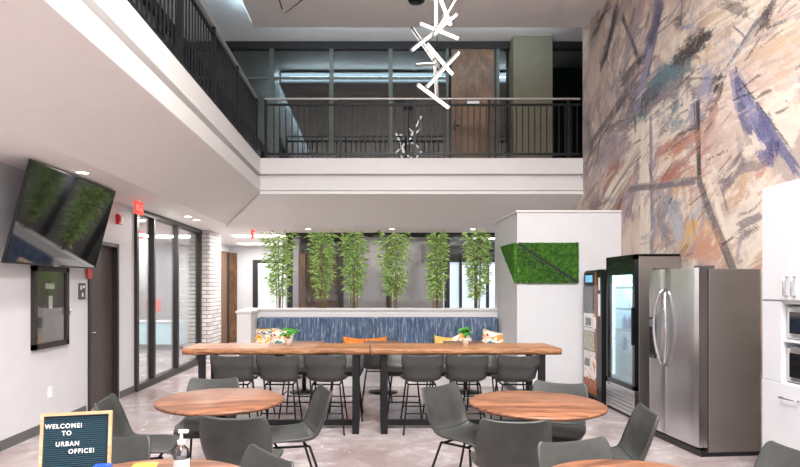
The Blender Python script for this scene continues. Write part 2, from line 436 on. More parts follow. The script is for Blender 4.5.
mb('glass_dark').box(XL-.1, ux(448), UY-.004, UY+.004, 3.9, 6.26).build('pane', w)
mb('glass_dark').box(ux(499), ux(509), UY-.004, UY+.004, 3.9, 6.26).build('pane', w)
mb('glass_dark').box(ux(548), 5.9, UY-.004, UY+.004, 3.9, 6.26).build('pane', w)
mb('darkframe').box(ux(548), ux(550.5), UY-.05, UY+.05, 3.83, 6.3).build('mullion', w)
d = sempty('door_5')
mb('woodoor').box(ux(451), ux(494), UY-.03, UY+.03, 3.86, 6.26).build('door_leaf', d)
mb('darkframe').box(ux(448.5), ux(451), UY-.05, UY+.05, 3.83, 6.26).box(ux(494), ux(496), UY-.05, UY+.05, 3.83, 6.26).build('door_frame', d)
mb('blackmetal').tube([(ux(455), UY-.03, 4.75), (ux(455), UY-.09, 4.75), (ux(459), UY-.09, 4.75)], .014).box(ux(454), ux(456), UY-.04, UY-.03, 4.65, 4.85).build('door_handle', d)
mb('whiteplastic').box(ux(467), ux(479), UY-.04, UY-.03, 5.17, 5.24).build('name_plate', d)
b = mb('olive'); b.box(ux(509.5), ux(547.5), UY-.3, UY+.05, 3.83, 6.4); struct(b.build('wall_olive_pier'))

# walls right (mural), back behind camera, rear low glazing
YW = 12.4; ls = F/YW
def lx(x): return (x-370)/ls
w = sempty('window_4')
xs = [290, 341, 389, 447]
for x in xs: mb('darkframe').box(lx(x)-.055, lx(x)+.055, YW-.05, YW+.05, .1, 2.72).build('mullion', w)
mb('darkframe').box(lx(286), XR, YW-.05, YW+.05, 2.70, 2.8).build('head_rail', w)
mb('darkframe').box(lx(286), XR, YW-.05, YW+.05, 0, .1).build('sill_rail', w)
mb('glass_low').box(lx(290), XR, YW-.004, YW+.004, .1, 2.70).build('pane', w)
b = mb('darkframe'); b.box(lx(447), XR, YW-.03, YW+.03, 2.38, 2.44); b.build('transom', w)
# room beyond rear glazing
b = mb('blind'); b.box(lx(338), lx(444), YW+.10, YW+.12, .1, 2.68); struct(b.build('trim_roller_blind'))
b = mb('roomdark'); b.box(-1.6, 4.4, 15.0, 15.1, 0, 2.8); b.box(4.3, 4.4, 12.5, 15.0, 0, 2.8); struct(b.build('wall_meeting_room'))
b = mb('paint'); b.box(-1.6, 4.4, 12.4, 15.1, 2.8, 2.9); struct(b.build('ceiling_meeting_room'))
d = sempty('door_6')
mb('woodoor').box(-1.55, -.75, 12.95, 13.0, 0, 2.35).build('door_leaf', d)
mb('woodoor').box(-1.58, -1.45, 12.5, 12.95, 0, 2.35).build('door_jamb', d)
b = mb('doordark'); b.box(-1.6, -.6, 13.02, 13.06, 0, 2.8); struct(b.build('wall_timber_backing'))
w = sempty('window_5')
mb('sky').box(1.85, 4.2, 14.6, 14.62, .3, 2.25).build('pane', w)
for x in (1.85, 2.35, 2.75, 3.05, 3.5, 3.9): mb('darkframe').box(x-.035, x+.035, 14.5, 14.58, .1, 2.45).build('mullion', w)
mb('darkframe').box(1.8, 4.2, 14.5, 14.58, 2.25, 2.45).build('head_rail', w)

# partition box with moss
PX, PY0, PY1, PZ = 2.16, 8.22, 9.7, 2.69
b = mb('paint'); b.box(PX, XR-.002, PY0, PY1, 0, PZ); b.use(M['fascia']).box(PX-.02, XR-.002, PY0-.02, PY1+.02, PZ, PZ+.03); struct(b.build('wall_partition'))
b = mb('base'); b.box(PX-.012, XR-.1, PY0-.012, PY0, 0, .1); b.box(PX-.012, PX, PY0, 8.95, 0, .1); struct(b.build('baseboard_partition'))
# booth half wall
b = mb('fascia')
b.box(-2.12, PX, 9.5, 9.72, 0, 1.20); b.box(-2.12, -1.9, 8.92, 9.5, 0, 1.18)
b.box(-2.14, PX, 9.47, 9.75, 1.20, 1.235); b.box(-2.14, -1.88, 8.9, 9.47, 1.18, 1.215)
struct(b.build('wall_booth'))

# ------------------------------------------------------------------ mural
import numpy as np
def wallpt(x, y):
    s = (x-370)/XR; return (F/s, CH+(288-y)/s)
def vnoise(x, y, seed):
    # smooth value noise on numpy arrays
    rs = np.random.RandomState(seed); T = rs.rand(256, 256).astype(np.float32)
    xi = np.floor(x).astype(int); yi = np.floor(y).astype(int); fx_ = x-xi; fy = y-yi
    fx_ = fx_*fx_*(3-2*fx_); fy = fy*fy*(3-2*fy)
    g = lambda i, j: T[i % 256, j % 256]
    return (g(xi,yi)*(1-fx_)+g(xi+1,yi)*fx_)*(1-fy)+(g(xi,yi+1)*(1-fx_)+g(xi+1,yi+1)*fx_)*fy
def fbm(x, y, seed, o=4):
    r = 0; a_ = 1; t = 0
    for k in range(o): r = r+a_*vnoise(x*2**k+k*17.3, y*2**k+k*9.1, seed+k); t += a_; a_ *= .6
    return r/t
BL, GR, DK, MV = srgb(86,88,136), srgb(128,116,122), srgb(50,42,48), srgb(156,142,156)
TL, CRM, SAL, OR, BG = srgb(104,134,146), srgb(243,226,208), srgb(206,140,112), srgb(224,166,106), srgb(176,160,156)
RU, LV, OC, PK = srgb(178,104,80), srgb(154,150,186), srgb(214,176,128), srgb(218,186,172)
SG2, SLV = srgb(128,120,128), srgb(188,192,202)
regions = [
 # x0 x1 y0 y1 angle0 angle1 n colours
 (583,650,0,140, 68,88, 230, [PK,PK,BG,CRM,MV,GR,PK,BG,SG2]),
 (625,705,0,60, 55,80, 110, [PK,BG,CRM,MV,BG,OC]),
 (628,705,60,145, 28,55, 170, [GR,TL,MV,CRM,SG2,BG,DK]),
 (700,805,0,115, 22,42, 200, [CRM,BG,PK,OC,CRM,PK,BG]),
 (700,805,60,120, 20,35, 60, [CRM,CRM,PK]),
 (583,662,140,215, 45,85, 220, [PK,BG,MV,GR,PK,BG,SG2,RU]),
 (655,720,130,200, 20,60, 120, [SAL,CRM,RU,BG,PK,CRM,SAL]),
 (648,718,190,275, 50,100, 170, [BG,SLV,OR,CRM,MV,PK,SAL,BG]),
 (712,770,150,275, 25,65, 150, [CRM,PK,CRM,OC,PK,SAL,CRM]),
]
main = [
 (590,40,612,150,14,PK,1.2,.5), (655,40,700,60,22,CRM,1.2,.5), (735,75,800,60,24,PK,1.3,.5), (745,62,800,28,10,OC,2.2,.5), (760,112,800,130,22,CRM,1.0,.7),
 (700,110,735,180,16,PK,1.2,.6), (735,205,762,250,22,CRM,1.2,.7), (690,240,722,262,14,SAL,1.8,.6), (705,225,728,262,8,OR,1.6,.5),
 (625,112,690,78,16,GR,2.0,.75), (640,96,685,64,9,TL,1.6,.85), (655,85,692,54,6,TL,1.5,.75), (612,132,680,102,10,SG2,2.4,.7), (650,124,690,100,7,TL,2.0,.6),
 (600,150,650,122,11,MV,2.2,.55), (630,140,660,114,7,CRM,1.5,.8), (640,132,652,119,4.5,TL,1.4,.8), (655,145,690,115,7,CRM,1.5,.7),
 (683,56,708,40,6,DK,2.6,.9), (674,64,694,50,5,DK,2.6,.8), (690,48,714,31,3.5,DK,2.4,.85), (722,2,750,14,7,DK,2.8,.55), (676,22,700,6,5,DK,2.4,.6), (678,28,692,26,2.5,LV,1.2,.85), (756,30,775,2,4,DK,2.2,.85),
 (592,40,608,5,2,DK,2.0,.7), (604,62,620,0,2.4,SG2,1.6,.8), (611,40,616,10,2,DK,1.6,.6), (622,16,641,66,2.4,DK,.8,.85), (606,60,616,5,1.6,DK,1.0,.8), (600,66,606,52,3,DK,1.6,.8), (630,0,628,60,4,MV,1.8,.5),
 (649,45,662,0,6,BL,1.4,.8), (646,60,662,5,3,srgb(72,74,112),1.4,.8), (636,112,652,45,3.8,LV,.8,.9), (640,108,658,30,1.0,srgb(104,100,130),.8,.8), (588,148,636,79,2.8,srgb(112,100,110),.6,.9), (590,156,634,84,1.0,DK,1.0,.6), (620,115,634,114,2.4,MV,1.2,.7), (622,70,640,105,5,SG2,2.4,.6),
 (598,100,601,128,2.4,DK,2.6,.5), (588,122,592,150,2.4,DK,2.4,.4), (690,125,714,70,5,LV,1.6,.7), (704,62,712,105,3.4,LV,1.4,.65), (716,92,722,74,4,DK,2.4,.8), (709,112,720,92,3,DK,2.2,.6), (702,150,716,102,4,RU,2.6,.45),
 (657,180,690,162,7,RU,2.2,.65), (662,165,700,132,5,SAL,2.2,.65), (652,178,672,152,6,CRM,1.4,.75), (680,115,692,98,3,CRM,1.2,.9), (690,104,702,120,4,LV,1.6,.7), (634,210,660,122,4,CRM,1.2,.7),
 (600,216,657,116,7.5,CRM,.5,1), (610,196,650,128,1.2,srgb(200,176,160),.8,.8), (601,210,640,150,.9,DK,1.2,.6), (652,140,604,214,.7,DK,1.4,.5), (643,122,646,268,5.5,CRM,.5,1), (650.5,112,652.5,265,1.6,srgb(140,134,160),.6,.9), (592,205,640,192,4,MV,1.8,.5), (596,165,625,150,5,MV,2.0,.4),
 (658,190,690,250,8,srgb(160,162,174),1.6,.7), (640,240,680,225,5,MV,1.8,.5), (664,200,680,240,4.5,SLV,1.4,.75), (684,250,696,222,5,srgb(226,176,96),1.8,.8), (680,262,712,240,8,SAL,1.8,.6), (655,250,668,262,5,BG,1.6,.6), (658,222,668,238,4,srgb(130,132,146),1.6,.7),
 (588,205,598,212,4,RU,2.2,.35),
 (626,189,700,180,3.8,GR,.4,1), (628,186,692,178,1.2,BG,1.0,.8), (626,192,698,184,.9,SG2,1.0,.7), (697.5,98,700,183,2.2,srgb(66,56,60),.4,1), (699,180,716,228,3.4,srgb(116,104,106),.4,1), (714,222,736,276,4.2,srgb(124,112,114),.4,1),
 (694,100,698,180,1.0,DK,.9,.6), (697,184,712,228,.9,DK,.9,.5), (712,226,732,274,1.0,DK,.9,.5),
 (707,178,730,242,3.4,CRM,.5,1), (722,188,744,160,6.5,GR,1.3,.85), (740,172,772,162,5,srgb(150,134,132),1.6,.8), (720,176,742,153,1.8,srgb(118,102,104),1.2,.9), (721,185,727,210,1.4,GR,1.0,.85), (724,178,742,162,1.2,BG,1.2,.8),
 (738,228,762,216,4.6,GR,1.3,.85), (738,241,758,227,2.8,srgb(130,114,116),1.4,.8), (736,262,742,232,2.2,MV,1.2,.7), (740,202,762,192,4,CRM,1.2,.7),
 (736,76,766,138,8,LV,1.0,.8), (733,72,752,135,6.5,BL,.9,.9), (745,94,776,150,9,BL,1.0,.92), (740,86,768,142,4,srgb(130,130,178),1.0,.85), (754,100,798,174,5.5,srgb(98,100,146),.9,.92), (757,146,772,165,6,srgb(76,76,138),1.6,.8), (738,76,792,150,1.3,DK,1.0,.75), (731,70,737,112,2.4,LV,.9,.85), (752,134,764,152,4,CRM,1.4,.8), (746,110,764,150,1.4,LV,1.2,.7),
 (728,66,758,18,1.7,srgb(112,108,126),.8,.9), (735,58,762,20,2.4,BG,1.0,.8), (733,26,746,38,1.2,srgb(104,104,128),.8,.85), (730,42,745,50,2.4,srgb(176,180,192),1.0,.65),
 (737,63,766,92,3.4,PK,1.6,.6), (720,50,735,62,4,SLV,1.6,.5),
]
def paint_mural():
    Y0, Y1, Z0, Z1, st = 1.5, 11.1, 0.0, 6.4, .0135
    nY = int((Y1-Y0)/st)+1; nZ = int((Z1-Z0)/st)+1
    ys = np.linspace(Y0, Y1, nY, dtype=np.float32); zs = np.linspace(Z0, Z1, nZ, dtype=np.float32)
    GY, GZ = np.meshgrid(ys, zs)
    img = np.empty((nZ, nY, 3), np.float32)
    f = fbm(GY*.9, GZ*.9, 11); c = np.clip((f-.3)/.4, 0, 1)[..., None]
    img[:] = np.array(PK)*(1-c)+np.array(CRM)*c
    f = fbm(GY*1.6+GZ*1.1, GZ*1.6-GY*3.5, 21, 5); c = np.clip((f-.52)/.12, 0, .7)[..., None]; img = img*(1-c)+np.array(BG)*c
    warp = (fbm(GY*2.4, GZ*2.4, 31)-.5)
    def stroke(x0, y0, x1, y1, hw, col, rag, op, seed):
        nonlocal img
        p0 = np.array(wallpt(x0, y0)); p1 = np.array(wallpt(x1, y1)); d = p1-p0; L = np.linalg.norm(d)
        if L < .01: return
        dn = d/L; pr = np.array((-dn[1], dn[0]))
        mx_, my_ = (x0+x1)/2, (y0+y1)/2; n2 = np.array((y0-y1, x1-x0), float); n2 = n2/np.linalg.norm(n2)*hw
        h = max(.012, abs(np.dot(np.array(wallpt(mx_+n2[0], my_+n2[1]))-np.array(wallpt(mx_, my_)), pr)))
        c0 = (p0+p1)/2; m_ = h*1.8; lo = np.minimum(p0, p1)-m_; hi = np.maximum(p0, p1)+m_
        i0, i1 = max(0, int((lo[0]-Y0)/st)), min(nY, int((hi[0]-Y0)/st)+2); j0, j1 = max(0, int((lo[1]-Z0)/st)), min(nZ, int((hi[1]-Z0)/st)+2)
        if i1 <= i0 or j1 <= j0: return
        gy = GY[j0:j1, i0:i1]-c0[0]; gz = GZ[j0:j1, i0:i1]-c0[1]; wp = warp[j0:j1, i0:i1]
        u = (gy*dn[0]+gz*dn[1])/(L/2*1.05); v = (gy*pr[0]+gz*pr[1])/h + wp*min(1.6, L/h*.25)*min(1, rag*.6)
        nz = .5*vnoise(u*L*1.6+seed*3.1, v*3.2+40, seed)+.3*vnoise(u*L*3+seed, v*7+90, seed+1)+.2*vnoise(u*L*14, v*5+9, seed+2)
        e = np.minimum((1-np.abs(u))*2.5, (1-np.abs(v))*1.3)+(nz-.5)*rag*1.5
        k = np.clip((e-.05)/.3, 0, 1)*op; k = k[..., None]
        tone = (.86+.30*nz)[..., None]; cc = np.array(col)*tone+.04*(nz[..., None]-.4)
        img[j0:j1, i0:i1] = img[j0:j1, i0:i1]*(1-k)+np.clip(cc, .01, .95)*k
    def blotch(x, y, rx, ry, ang, col, dens, op, seed, fine=1):
        nonlocal img
        Yc, Zc = wallpt(x, y); Ya, _ = wallpt(x-rx, y); ra = abs(Ya-Yc); rb = ry*Yc/F
        m_ = max(ra, rb)*1.5; i0, i1 = max(0, int((Yc-m_-Y0)/st)), min(nY, int((Yc+m_-Y0)/st)+2); j0, j1 = max(0, int((Zc-m_-Z0)/st)), min(nZ, int((Zc+m_-Z0)/st)+2)
        gy = (Yc-GY[j0:j1, i0:i1]); gz = GZ[j0:j1, i0:i1]-Zc; ca, sa = math.cos(ang), math.sin(ang)
        u = gy/ra; v = gz/rb; u2 = u*ca+v*sa; v2 = -u*sa+v*ca
        nz = .5*fbm(u2*2*fine, v2*4*fine, seed, 4)+.5*fbm(u2*7*fine, v2*11*fine, seed+9, 3)
        e = 1-(u*u+v*v)+(nz-1+dens+.15)*4; k = np.clip(e*1.4, 0, 1)*op; k = k[..., None]*(((u*u+v*v) < 2)[..., None])
        img[j0:j1, i0:i1] = img[j0:j1, i0:i1]*(1-k)+np.array(col)*(.85+.3*nz[..., None])*k
    rs = random.Random(11); sd = 100
    for rep in range(2):
        for (x0, x1, y0, y1, a0, a1, n, cols) in regions:
            for k in range(int(n*(1.0 if rep == 0 else 0))):
                x, y = rs.uniform(x0, x1), rs.uniform(y0, y1); a_ = R(rs.uniform(a0, a1)); L = rs.uniform(5, 18); hw = rs.choice((.8, 1.2, 1.8, 2.6, 4))
                dx, dy = math.cos(a_)*L, -math.sin(a_)*L; sd += 1
                if x-dx < 581: x = 581+dx
                stroke(x-dx, y-dy, x+dx, y+dy, hw, rs.choice(cols), rs.uniform(.8, 2.2), rs.uniform(.35, .8), sd % 900)
    for k, q in enumerate(main): stroke(*q, 1000+k)
    T2 = srgb(84,128,142)
    for k, q in enumerate([(688,48,16,13,.7,DK,.30,.9), (700,36,12,8,.6,DK,.22,.85), (680,66,12,9,.7,DK,.22,.8), (664,78,14,10,.6,T2,.42,.8), (650,96,16,10,.6,srgb(88,84,96),.3,.8), (622,108,16,18,1.0,srgb(92,80,88),.22,.7),
        (610,128,14,10,.6,srgb(88,76,84),.2,.65), (640,118,7,5,.5,T2,.4,.8), (676,124,8,7,.8,T2,.3,.8), (738,8,20,14,.5,DK,.18,.75), (684,22,12,11,.5,DK,.18,.75), (766,20,8,20,1.0,DK,.2,.85), (716,84,9,14,1.1,DK,.24,.85), (708,104,7,9,1.0,srgb(84,60,56),.2,.8),
        (590,120,6,14,1.3,DK,.14,.6), (600,98,6,14,1.3,DK,.16,.65), (626,84,8,14,1.2,DK,.16,.65), (598,162,14,12,.8,srgb(104,92,104),.16,.6), (600,204,12,7,.4,srgb(128,84,72),.24,.7), (668,150,16,10,.5,srgb(196,112,82),.28,.8), (668,176,16,8,.3,srgb(190,100,72),.28,.8), (700,140,16,14,.6,srgb(200,140,112),.22,.6),
        (662,210,10,14,.9,srgb(130,134,152),.3,.75), (668,240,10,12,.9,srgb(116,112,126),.22,.7), (676,206,7,8,.9,srgb(120,150,170),.3,.7), (690,226,9,7,.3,srgb(228,176,88),.32,.85), (706,245,16,16,.5,srgb(214,150,112),.34,.7), (728,250,8,10,1.0,srgb(104,92,98),.2,.7), (660,256,8,8,.8,CRM,.4,.8),
        (772,150,9,12,-1.0,srgb(58,58,122),.3,.9), (764,128,9,14,-1.0,srgb(86,88,142),.34,.8), (752,112,7,14,-1.1,srgb(150,148,186),.34,.8), (752,150,9,7,.2,CRM,.4,.9), (744,166,12,8,.5,srgb(122,108,112),.24,.75), (728,178,7,12,1.0,srgb(128,114,118),.24,.8), (746,232,12,6,.4,srgb(116,104,108),.26,.8),
        (790,60,20,20,.5,srgb(214,176,128),.2,.6), (785,100,12,8,.5,DK,.07,.8), (700,6,16,8,.6,CRM,.4,.7), (664,112,9,12,1.0,CRM,.34,.8), (684,96,6,14,1.2,CRM,.34,.85), (636,128,8,10,.9,CRM,.36,.8)]): blotch(*q, 2000+k*7)
    for (x0, x1, y0, y1, a0, a1, n, cols) in regions:
        for k in range(int(n*.22)):
            x, y = rs.uniform(x0, x1), rs.uniform(y0, y1); a_ = R(rs.uniform(a0, a1)); L = rs.uniform(3, 10); hw = rs.choice((.5, .8, 1.2, 1.6))
            dx, dy = math.cos(a_)*L, -math.sin(a_)*L; sd += 1
            if x-dx < 581: x = 581+dx
            stroke(x-dx, y-dy, x+dx, y+dy, hw, rs.choice(cols+[DK] if rs.random() < .4 else cols), rs.uniform(1.4, 2.6), rs.uniform(.3, .7), sd % 900)
    for k in range(60):
        x, y = rs.choice(((rs.uniform(585,655), rs.uniform(0,140)), (rs.uniform(640,720), rs.uniform(20,150)), (rs.uniform(585,700), rs.uniform(130,215)), (rs.uniform(650,765), rs.uniform(150,265)), (rs.uniform(640,800), rs.uniform(0,120))))
        a_ = R(rs.gauss(62 if x < 660 else 42, 16)); L = rs.uniform(3, 14); sd += 1
        dx, dy = math.cos(a_)*L, -math.sin(a_)*L
        if x-dx < 582: continue
        stroke(x-dx, y-dy, x+dx, y+dy, rs.choice((.35, .5, .8)), rs.choice((DK, DK, SG2, srgb(96,84,90))), 1.6, rs.uniform(.5, .9), sd % 900)
    co_ = np.empty((nZ*nY, 3), np.float32); co_[:, 0] = XR-.001; co_[:, 1] = GY.ravel(); co_[:, 2] = GZ.ravel()
    j, i = np.meshgrid(np.arange(nZ-1), np.arange(nY-1), indexing='ij'); a = (j*nY+i).ravel()
    keep = ~((GY.ravel()[a] > 9.70) & (GZ.ravel()[a] > 3.3)); a = a[keep]; quads = np.stack([a, a+nY, a+nY+1, a+1], 1).astype(np.int32)
    me = bpy.data.meshes.new('mural'); me.vertices.add(len(co_)); me.vertices.foreach_set('co', co_.ravel())
    me.loops.add(quads.size); me.loops.foreach_set('vertex_index', quads.ravel())
    me.polygons.add(len(quads)); me.polygons.foreach_set('loop_start', np.arange(0, quads.size, 4, dtype=np.int32))
    me.update(calc_edges=True)
    at = me.color_attributes.new('paint', 'FLOAT_COLOR', 'POINT'); rgba = np.ones((nZ*nY, 4), np.float32); g_ = img.mean(-1, keepdims=True); img = (img*.86+g_*.14)*.84; rgba[:, :3] = img.reshape(-1, 3); at.data.foreach_set('color', rgba.ravel())
    m = NT('abstract_mural_paint'); an = m.n('ShaderNodeVertexColor', layer_name='paint')
    v = m.coord(); f1 = m.noise(v, 60, 3, .6)
    m.col(m.mix(m.ramp(f1, [(.45, (0,)*3), (.75, (.25,)*3)]), an.outputs['Color'], srgb(220,206,198))); m.p(Roughness=.6)
    me.materials.append(m.m); o = bpy.data.objects.new('mural', me); C.objects.link(o); return o
b = mb('paint'); b.box(XR, XR+.1, YB, 9.72, 0, 6.5); b.box(XR, XR+.1, 9.72, 12.6, 0, 3.7); wr = b.build('wall_right'); struct(wr)
mur = paint_mural(); mur.parent = wr
# unseen wall behind the camera, openings added to let sky light in
b = mb('paint'); b.box(XL-.12, XR+.1, YB-.12, YB, 0, .6); b.box(XL-.12, XR+.1, YB-.12, YB, 2.9, 3.9); b.box(XL-.12, XR+.1, YB-.12, YB, 6.0, 6.5)
for x in (XL-.12, -1.6, .6, 2.7, XR-.2): b.box(x, x+.25, YB-.12, YB, .6, 6.0)
struct(b.build('wall_front'))

# ------------------------------------------------------------------ railings
def rail(name, label, p0, p1, n_post, post_ts):
    r = thing(name, label, 'railing', (0,0,0))
    p0 = Vector(p0); p1 = Vector(p1); d = (p1-p0); L = d.length; dn = d.normalized()
    ang = math.atan2(dn.y, dn.x); mat = Matrix.Translation(p0) @ Matrix.Rotation(ang, 4, 'Z')
    MB().use(M['rail']).box(0, L, -.025, .025, 1.035, 1.065, mat, bev=.008).build('handrail', r)
    mb('blackmetal').box(0, L, -.018, .018, .93, .965, mat).build('top_rail', r)
    mb('blackmetal').box(0, L, -.018, .018, .07, .105, mat).build('bottom_rail', r)
    for t in post_ts: mb('blackmetal').box(t-.022, t+.022, -.025, .025, 0, 1.03, mat).build('post', r)
    me = mb('blackmetal').box(-.008, .008, -.008, .008, .10, .935, Matrix.Rotation(ang, 4, 'Z')).mesh('baluster')
    n = int(L/.105)
    for i in range(n):
        t = (i+.5)*L/n
        if any(abs(t-q) < .035 for q in post_ts): continue
        o = bpy.data.objects.new('baluster', me); C.objects.link(o); o.parent = r; o.location = p0+dn*t
    return r
rail('railing', 'black metal railing with pale handrail along the rear balcony', (-1.84, 9.78, 3.83), (XR-.02, 9.78, 3.83), 0, [.02, 1.32, 2.62, 3.92, 5.3])
r = rail('railing', 'black metal railing receding along the left balcony edge', (-1.97, 3.2, 3.83), (-1.97, 9.75, 3.83), 0, [.1, 1.35, 2.6, 3.85, 5.1, 6.5])

# ------------------------------------------------------------------ chandelier
ch = thing('chandelier', 'hanging chandelier of crossed glowing white light bars', 'chandelier', (0,0,0))
CY = 8.0; cs = F/CY
def cp(x, y, dy=0): Y = CY+dy; return Vector(((x-370)*Y/F, Y, CH+(288-y)*Y/F))
bars = [(436,-8,436,36,0,.1), (458,-6,433,36,.15,-.15), (439,-5,451,26,-.2,.1), (420,23,460,39,.1,-.1), (411,51,457,14,-.1,.1), (412,28,434,60,.25,.0), (427,44,453,75,-.1,.15), (417,65,437,64,.3,-.2), (459,52,426,88,.1,-.2), (435,60,437,98,.0,.0), (417,84,449,108,-.15,.1)]
for i, (x0, y0, x1, y1, d0, d1) in enumerate(bars):
    a, c_ = cp(x0, y0, d0), cp(x1, y1, d1)
    dd = (c_-a).normalized()
    o = mb('lamp').tube([a+dd*.01, c_-dd*.01], .023, 10).build('light_bar', ch)
    up = Vector((0,-1,-.6)) if i in (5, 7, 9) else Vector((0,0,1)); off = (up-dd*up.dot(dd)).normalized()*.012
    mb('rail').tube([a, a+dd*.02], .027, 10).tube([c_-dd*.02, c_], .027, 10).tube([a+off, c_+off], .021, 8).build('metal_channel', o)
mb('blackmetal').tube([cp(437,70), (cp(437,70).x, CY, 6.06)], .006, 6).build('suspension_rod', ch)
mb('blackmetal').lathe([(0,0),(.12,0),(.12,.03),(0,.03)], 24, (cp(437,70).x, CY, 6.04)).build('canopy', ch)
g = mb('blackmetal'); 
for x, y in ((433,36),(434,60),(437,70),(441,66)):
    p = cp(x, y); g.box(p.x-.02, p.x+.02, p.y-.02, p.y+.02, p.z-.02, p.z+.02)
g.build('joint', ch)
tag(mb('blackplastic').lathe([(0,0),(.12,0),(.14,.05),(0,.06)], 20, (.72, 8.66, 6.01)).build('ceiling_speaker'), 'small dark round fitting on the high ceiling left of the chandelier', 'ceiling fitting')

# ------------------------------------------------------------------ ceiling downlights etc.
def spot(loc, energy, size=.12, spread=None, col=(1,.95,.9), name='lamp'):
    l = bpy.data.lights.new(name, 'AREA'); l.energy = energy; l.shape = 'DISK'; l.size = size; l.color = col
    if spread: l.spread = spread
    o = bpy.data.objects.new(name, l); C.objects.link(o); o.location = loc; return o
dl = None
spots = [(-3.1, 3.4), (-3.03, 5.9), (-3.1, fx(187,-3.1)+.05), (-3.1, 10.0), (lx(308)*.93, 11.55), (lx(473)*.93, 11.55), (lx(392)*.93, 11.55)]
names = ['recessed downlight in low ceiling nearest the camera on the left', 'recessed downlight in low ceiling above the wall television', 'recessed downlight in low ceiling over the middle glass pane', 'recessed downlight in low ceiling beside the brick pillar', 'recessed downlight above the second bamboo plant from left', 'recessed downlight above the rightmost bamboo plant', 'recessed downlight above the middle of the planter ledge']
for (x, y), nm in zip(spots, names):
    if dl is None:
        t = dl = thing('downlight', nm, 'downlight', (x, y, 2.8), 0, 'recessed downlights in the low ceiling')
        mb('whiteplastic').lathe([(.062,-.001),(.09,-.001),(.092,-.008),(.062,-.008),(.062,-.001)], 28).build('trim_ring', t)
        mb('dl').lathe([(0,-.002),(.062,-.002)], 24).build('lens', t)
    else: t = dup(dl, None, (x, y, 2.8), 0, nm)
    spot((x, y, 2.78), 16, .12)

def troffer(x, y, z, sx, sy, label, energy, group=None):
    t = thing('ceiling_light', label, 'ceiling light', (x, y, z), 0, group)
    f = mb('whiteplastic'); e = .03
    f.box(-sx/2-e, sx/2+e, -sy/2-e, -sy/2, -.02, 0); f.box(-sx/2-e, sx/2+e, sy/2, sy/2+e, -.02, 0); f.box(-sx/2-e, -sx/2, -sy/2, sy/2, -.02, 0); f.box(sx/2, sx/2+e, -sy/2, sy/2, -.02, 0)
    f.build('frame', t)
    mb('panel').box(-sx/2, sx/2, -sy/2, sy/2, -.008, -.002).build('diffuser', t)
    l = bpy.data.lights.new('troffer_lamp', 'AREA'); l.shape = 'RECTANGLE'; l.size = sx; l.size_y = sy; l.energy = energy; l.color = (1,.98,.955)
    o = bpy.data.objects.new('troffer_lamp', l); C.objects.link(o); o.location = (x, y, z-.03)
    return t
troffer(-2.55, 13.0, 2.8, 1.2, .6, 'square light panel in the corridor ceiling behind the exit sign', 45)
troffer(-3.0, 15.3, 2.8, 1.2, .6, 'rear light panel in the corridor ceiling', 30)
troffer(-5.0, 9.6, 2.8, 1.2, .6, 'near light panel in the office ceiling behind the glass', 130)
troffer(-5.9, 12.6, 2.8, 1.8, .6, 'wide light panel in the office ceiling farther from the camera', 160)
troffer(3.0, 13.6, 2.8, 1.2, .6, 'light panel in the room behind the right end of the rear glazing', 12)
troffer(-1.2, 13.8, 2.8, 1.0, .6, 'light panel in the room behind the timber door', 30)
troffer(-3.0, 17.3, 2.8, 1.5, .8, 'light panel past the bright doorway', 34)
for (x, y) in ((0.2, -3.4), (1.9, -3.4), (0.2, -.8), (1.9, -.8), (0.2, 2.1), (1.9, 2.1)):  # unseen ceiling panels added to light the atrium
    side = 'left' if x < 1 else 'right'; row = {-3.4: 'far behind the camera', -.8: 'just behind the camera', 2.1: 'in front of the camera'}[y]
    troffer(x, y, 6.07, 1.2, 1.2, 'added unseen fill panel in atrium ceiling %s, %s side' % (row, side), {-3.4: 80, -.8: 120, 2.1: 235}[y], 'added unseen atrium fill panels')
# cove strips lighting the walkway ceiling
def cove(loc, sx, sy, e, rot=(PI,0,0)):
    l = bpy.data.lights.new('cove_strip_lamp', 'AREA'); l.shape = 'RECTANGLE'; l.size = sx; l.size_y = sy; l.energy = e; l.color = (.72,.9,1)
    o = bpy.data.objects.new('cove_strip_lamp', l); C.objects.link(o); o.location = loc; o.rotation_euler = rot
st_ = tag(mb('cove').box(-1.95, XR-.1, 9.655, 9.68, 6.13, 6.30).build('cove_light_strip'), 'thin cove light strip along the rear edge of the high ceiling', 'light strip')
cove(((XR-2)/2, 9.72, 6.2), 5.2, .04, 14, (R(130),0,0))
st_ = tag(mb('cove').box(-2.03, -2.005, 2.0, 9.6, 6.13, 6.30).build('cove_light_strip'), 'thin cove light strip along the left edge of the high ceiling', 'light strip')
cove((-2.07, 5.8, 6.2), .04, 7.4, 30, (0,R(230),0))

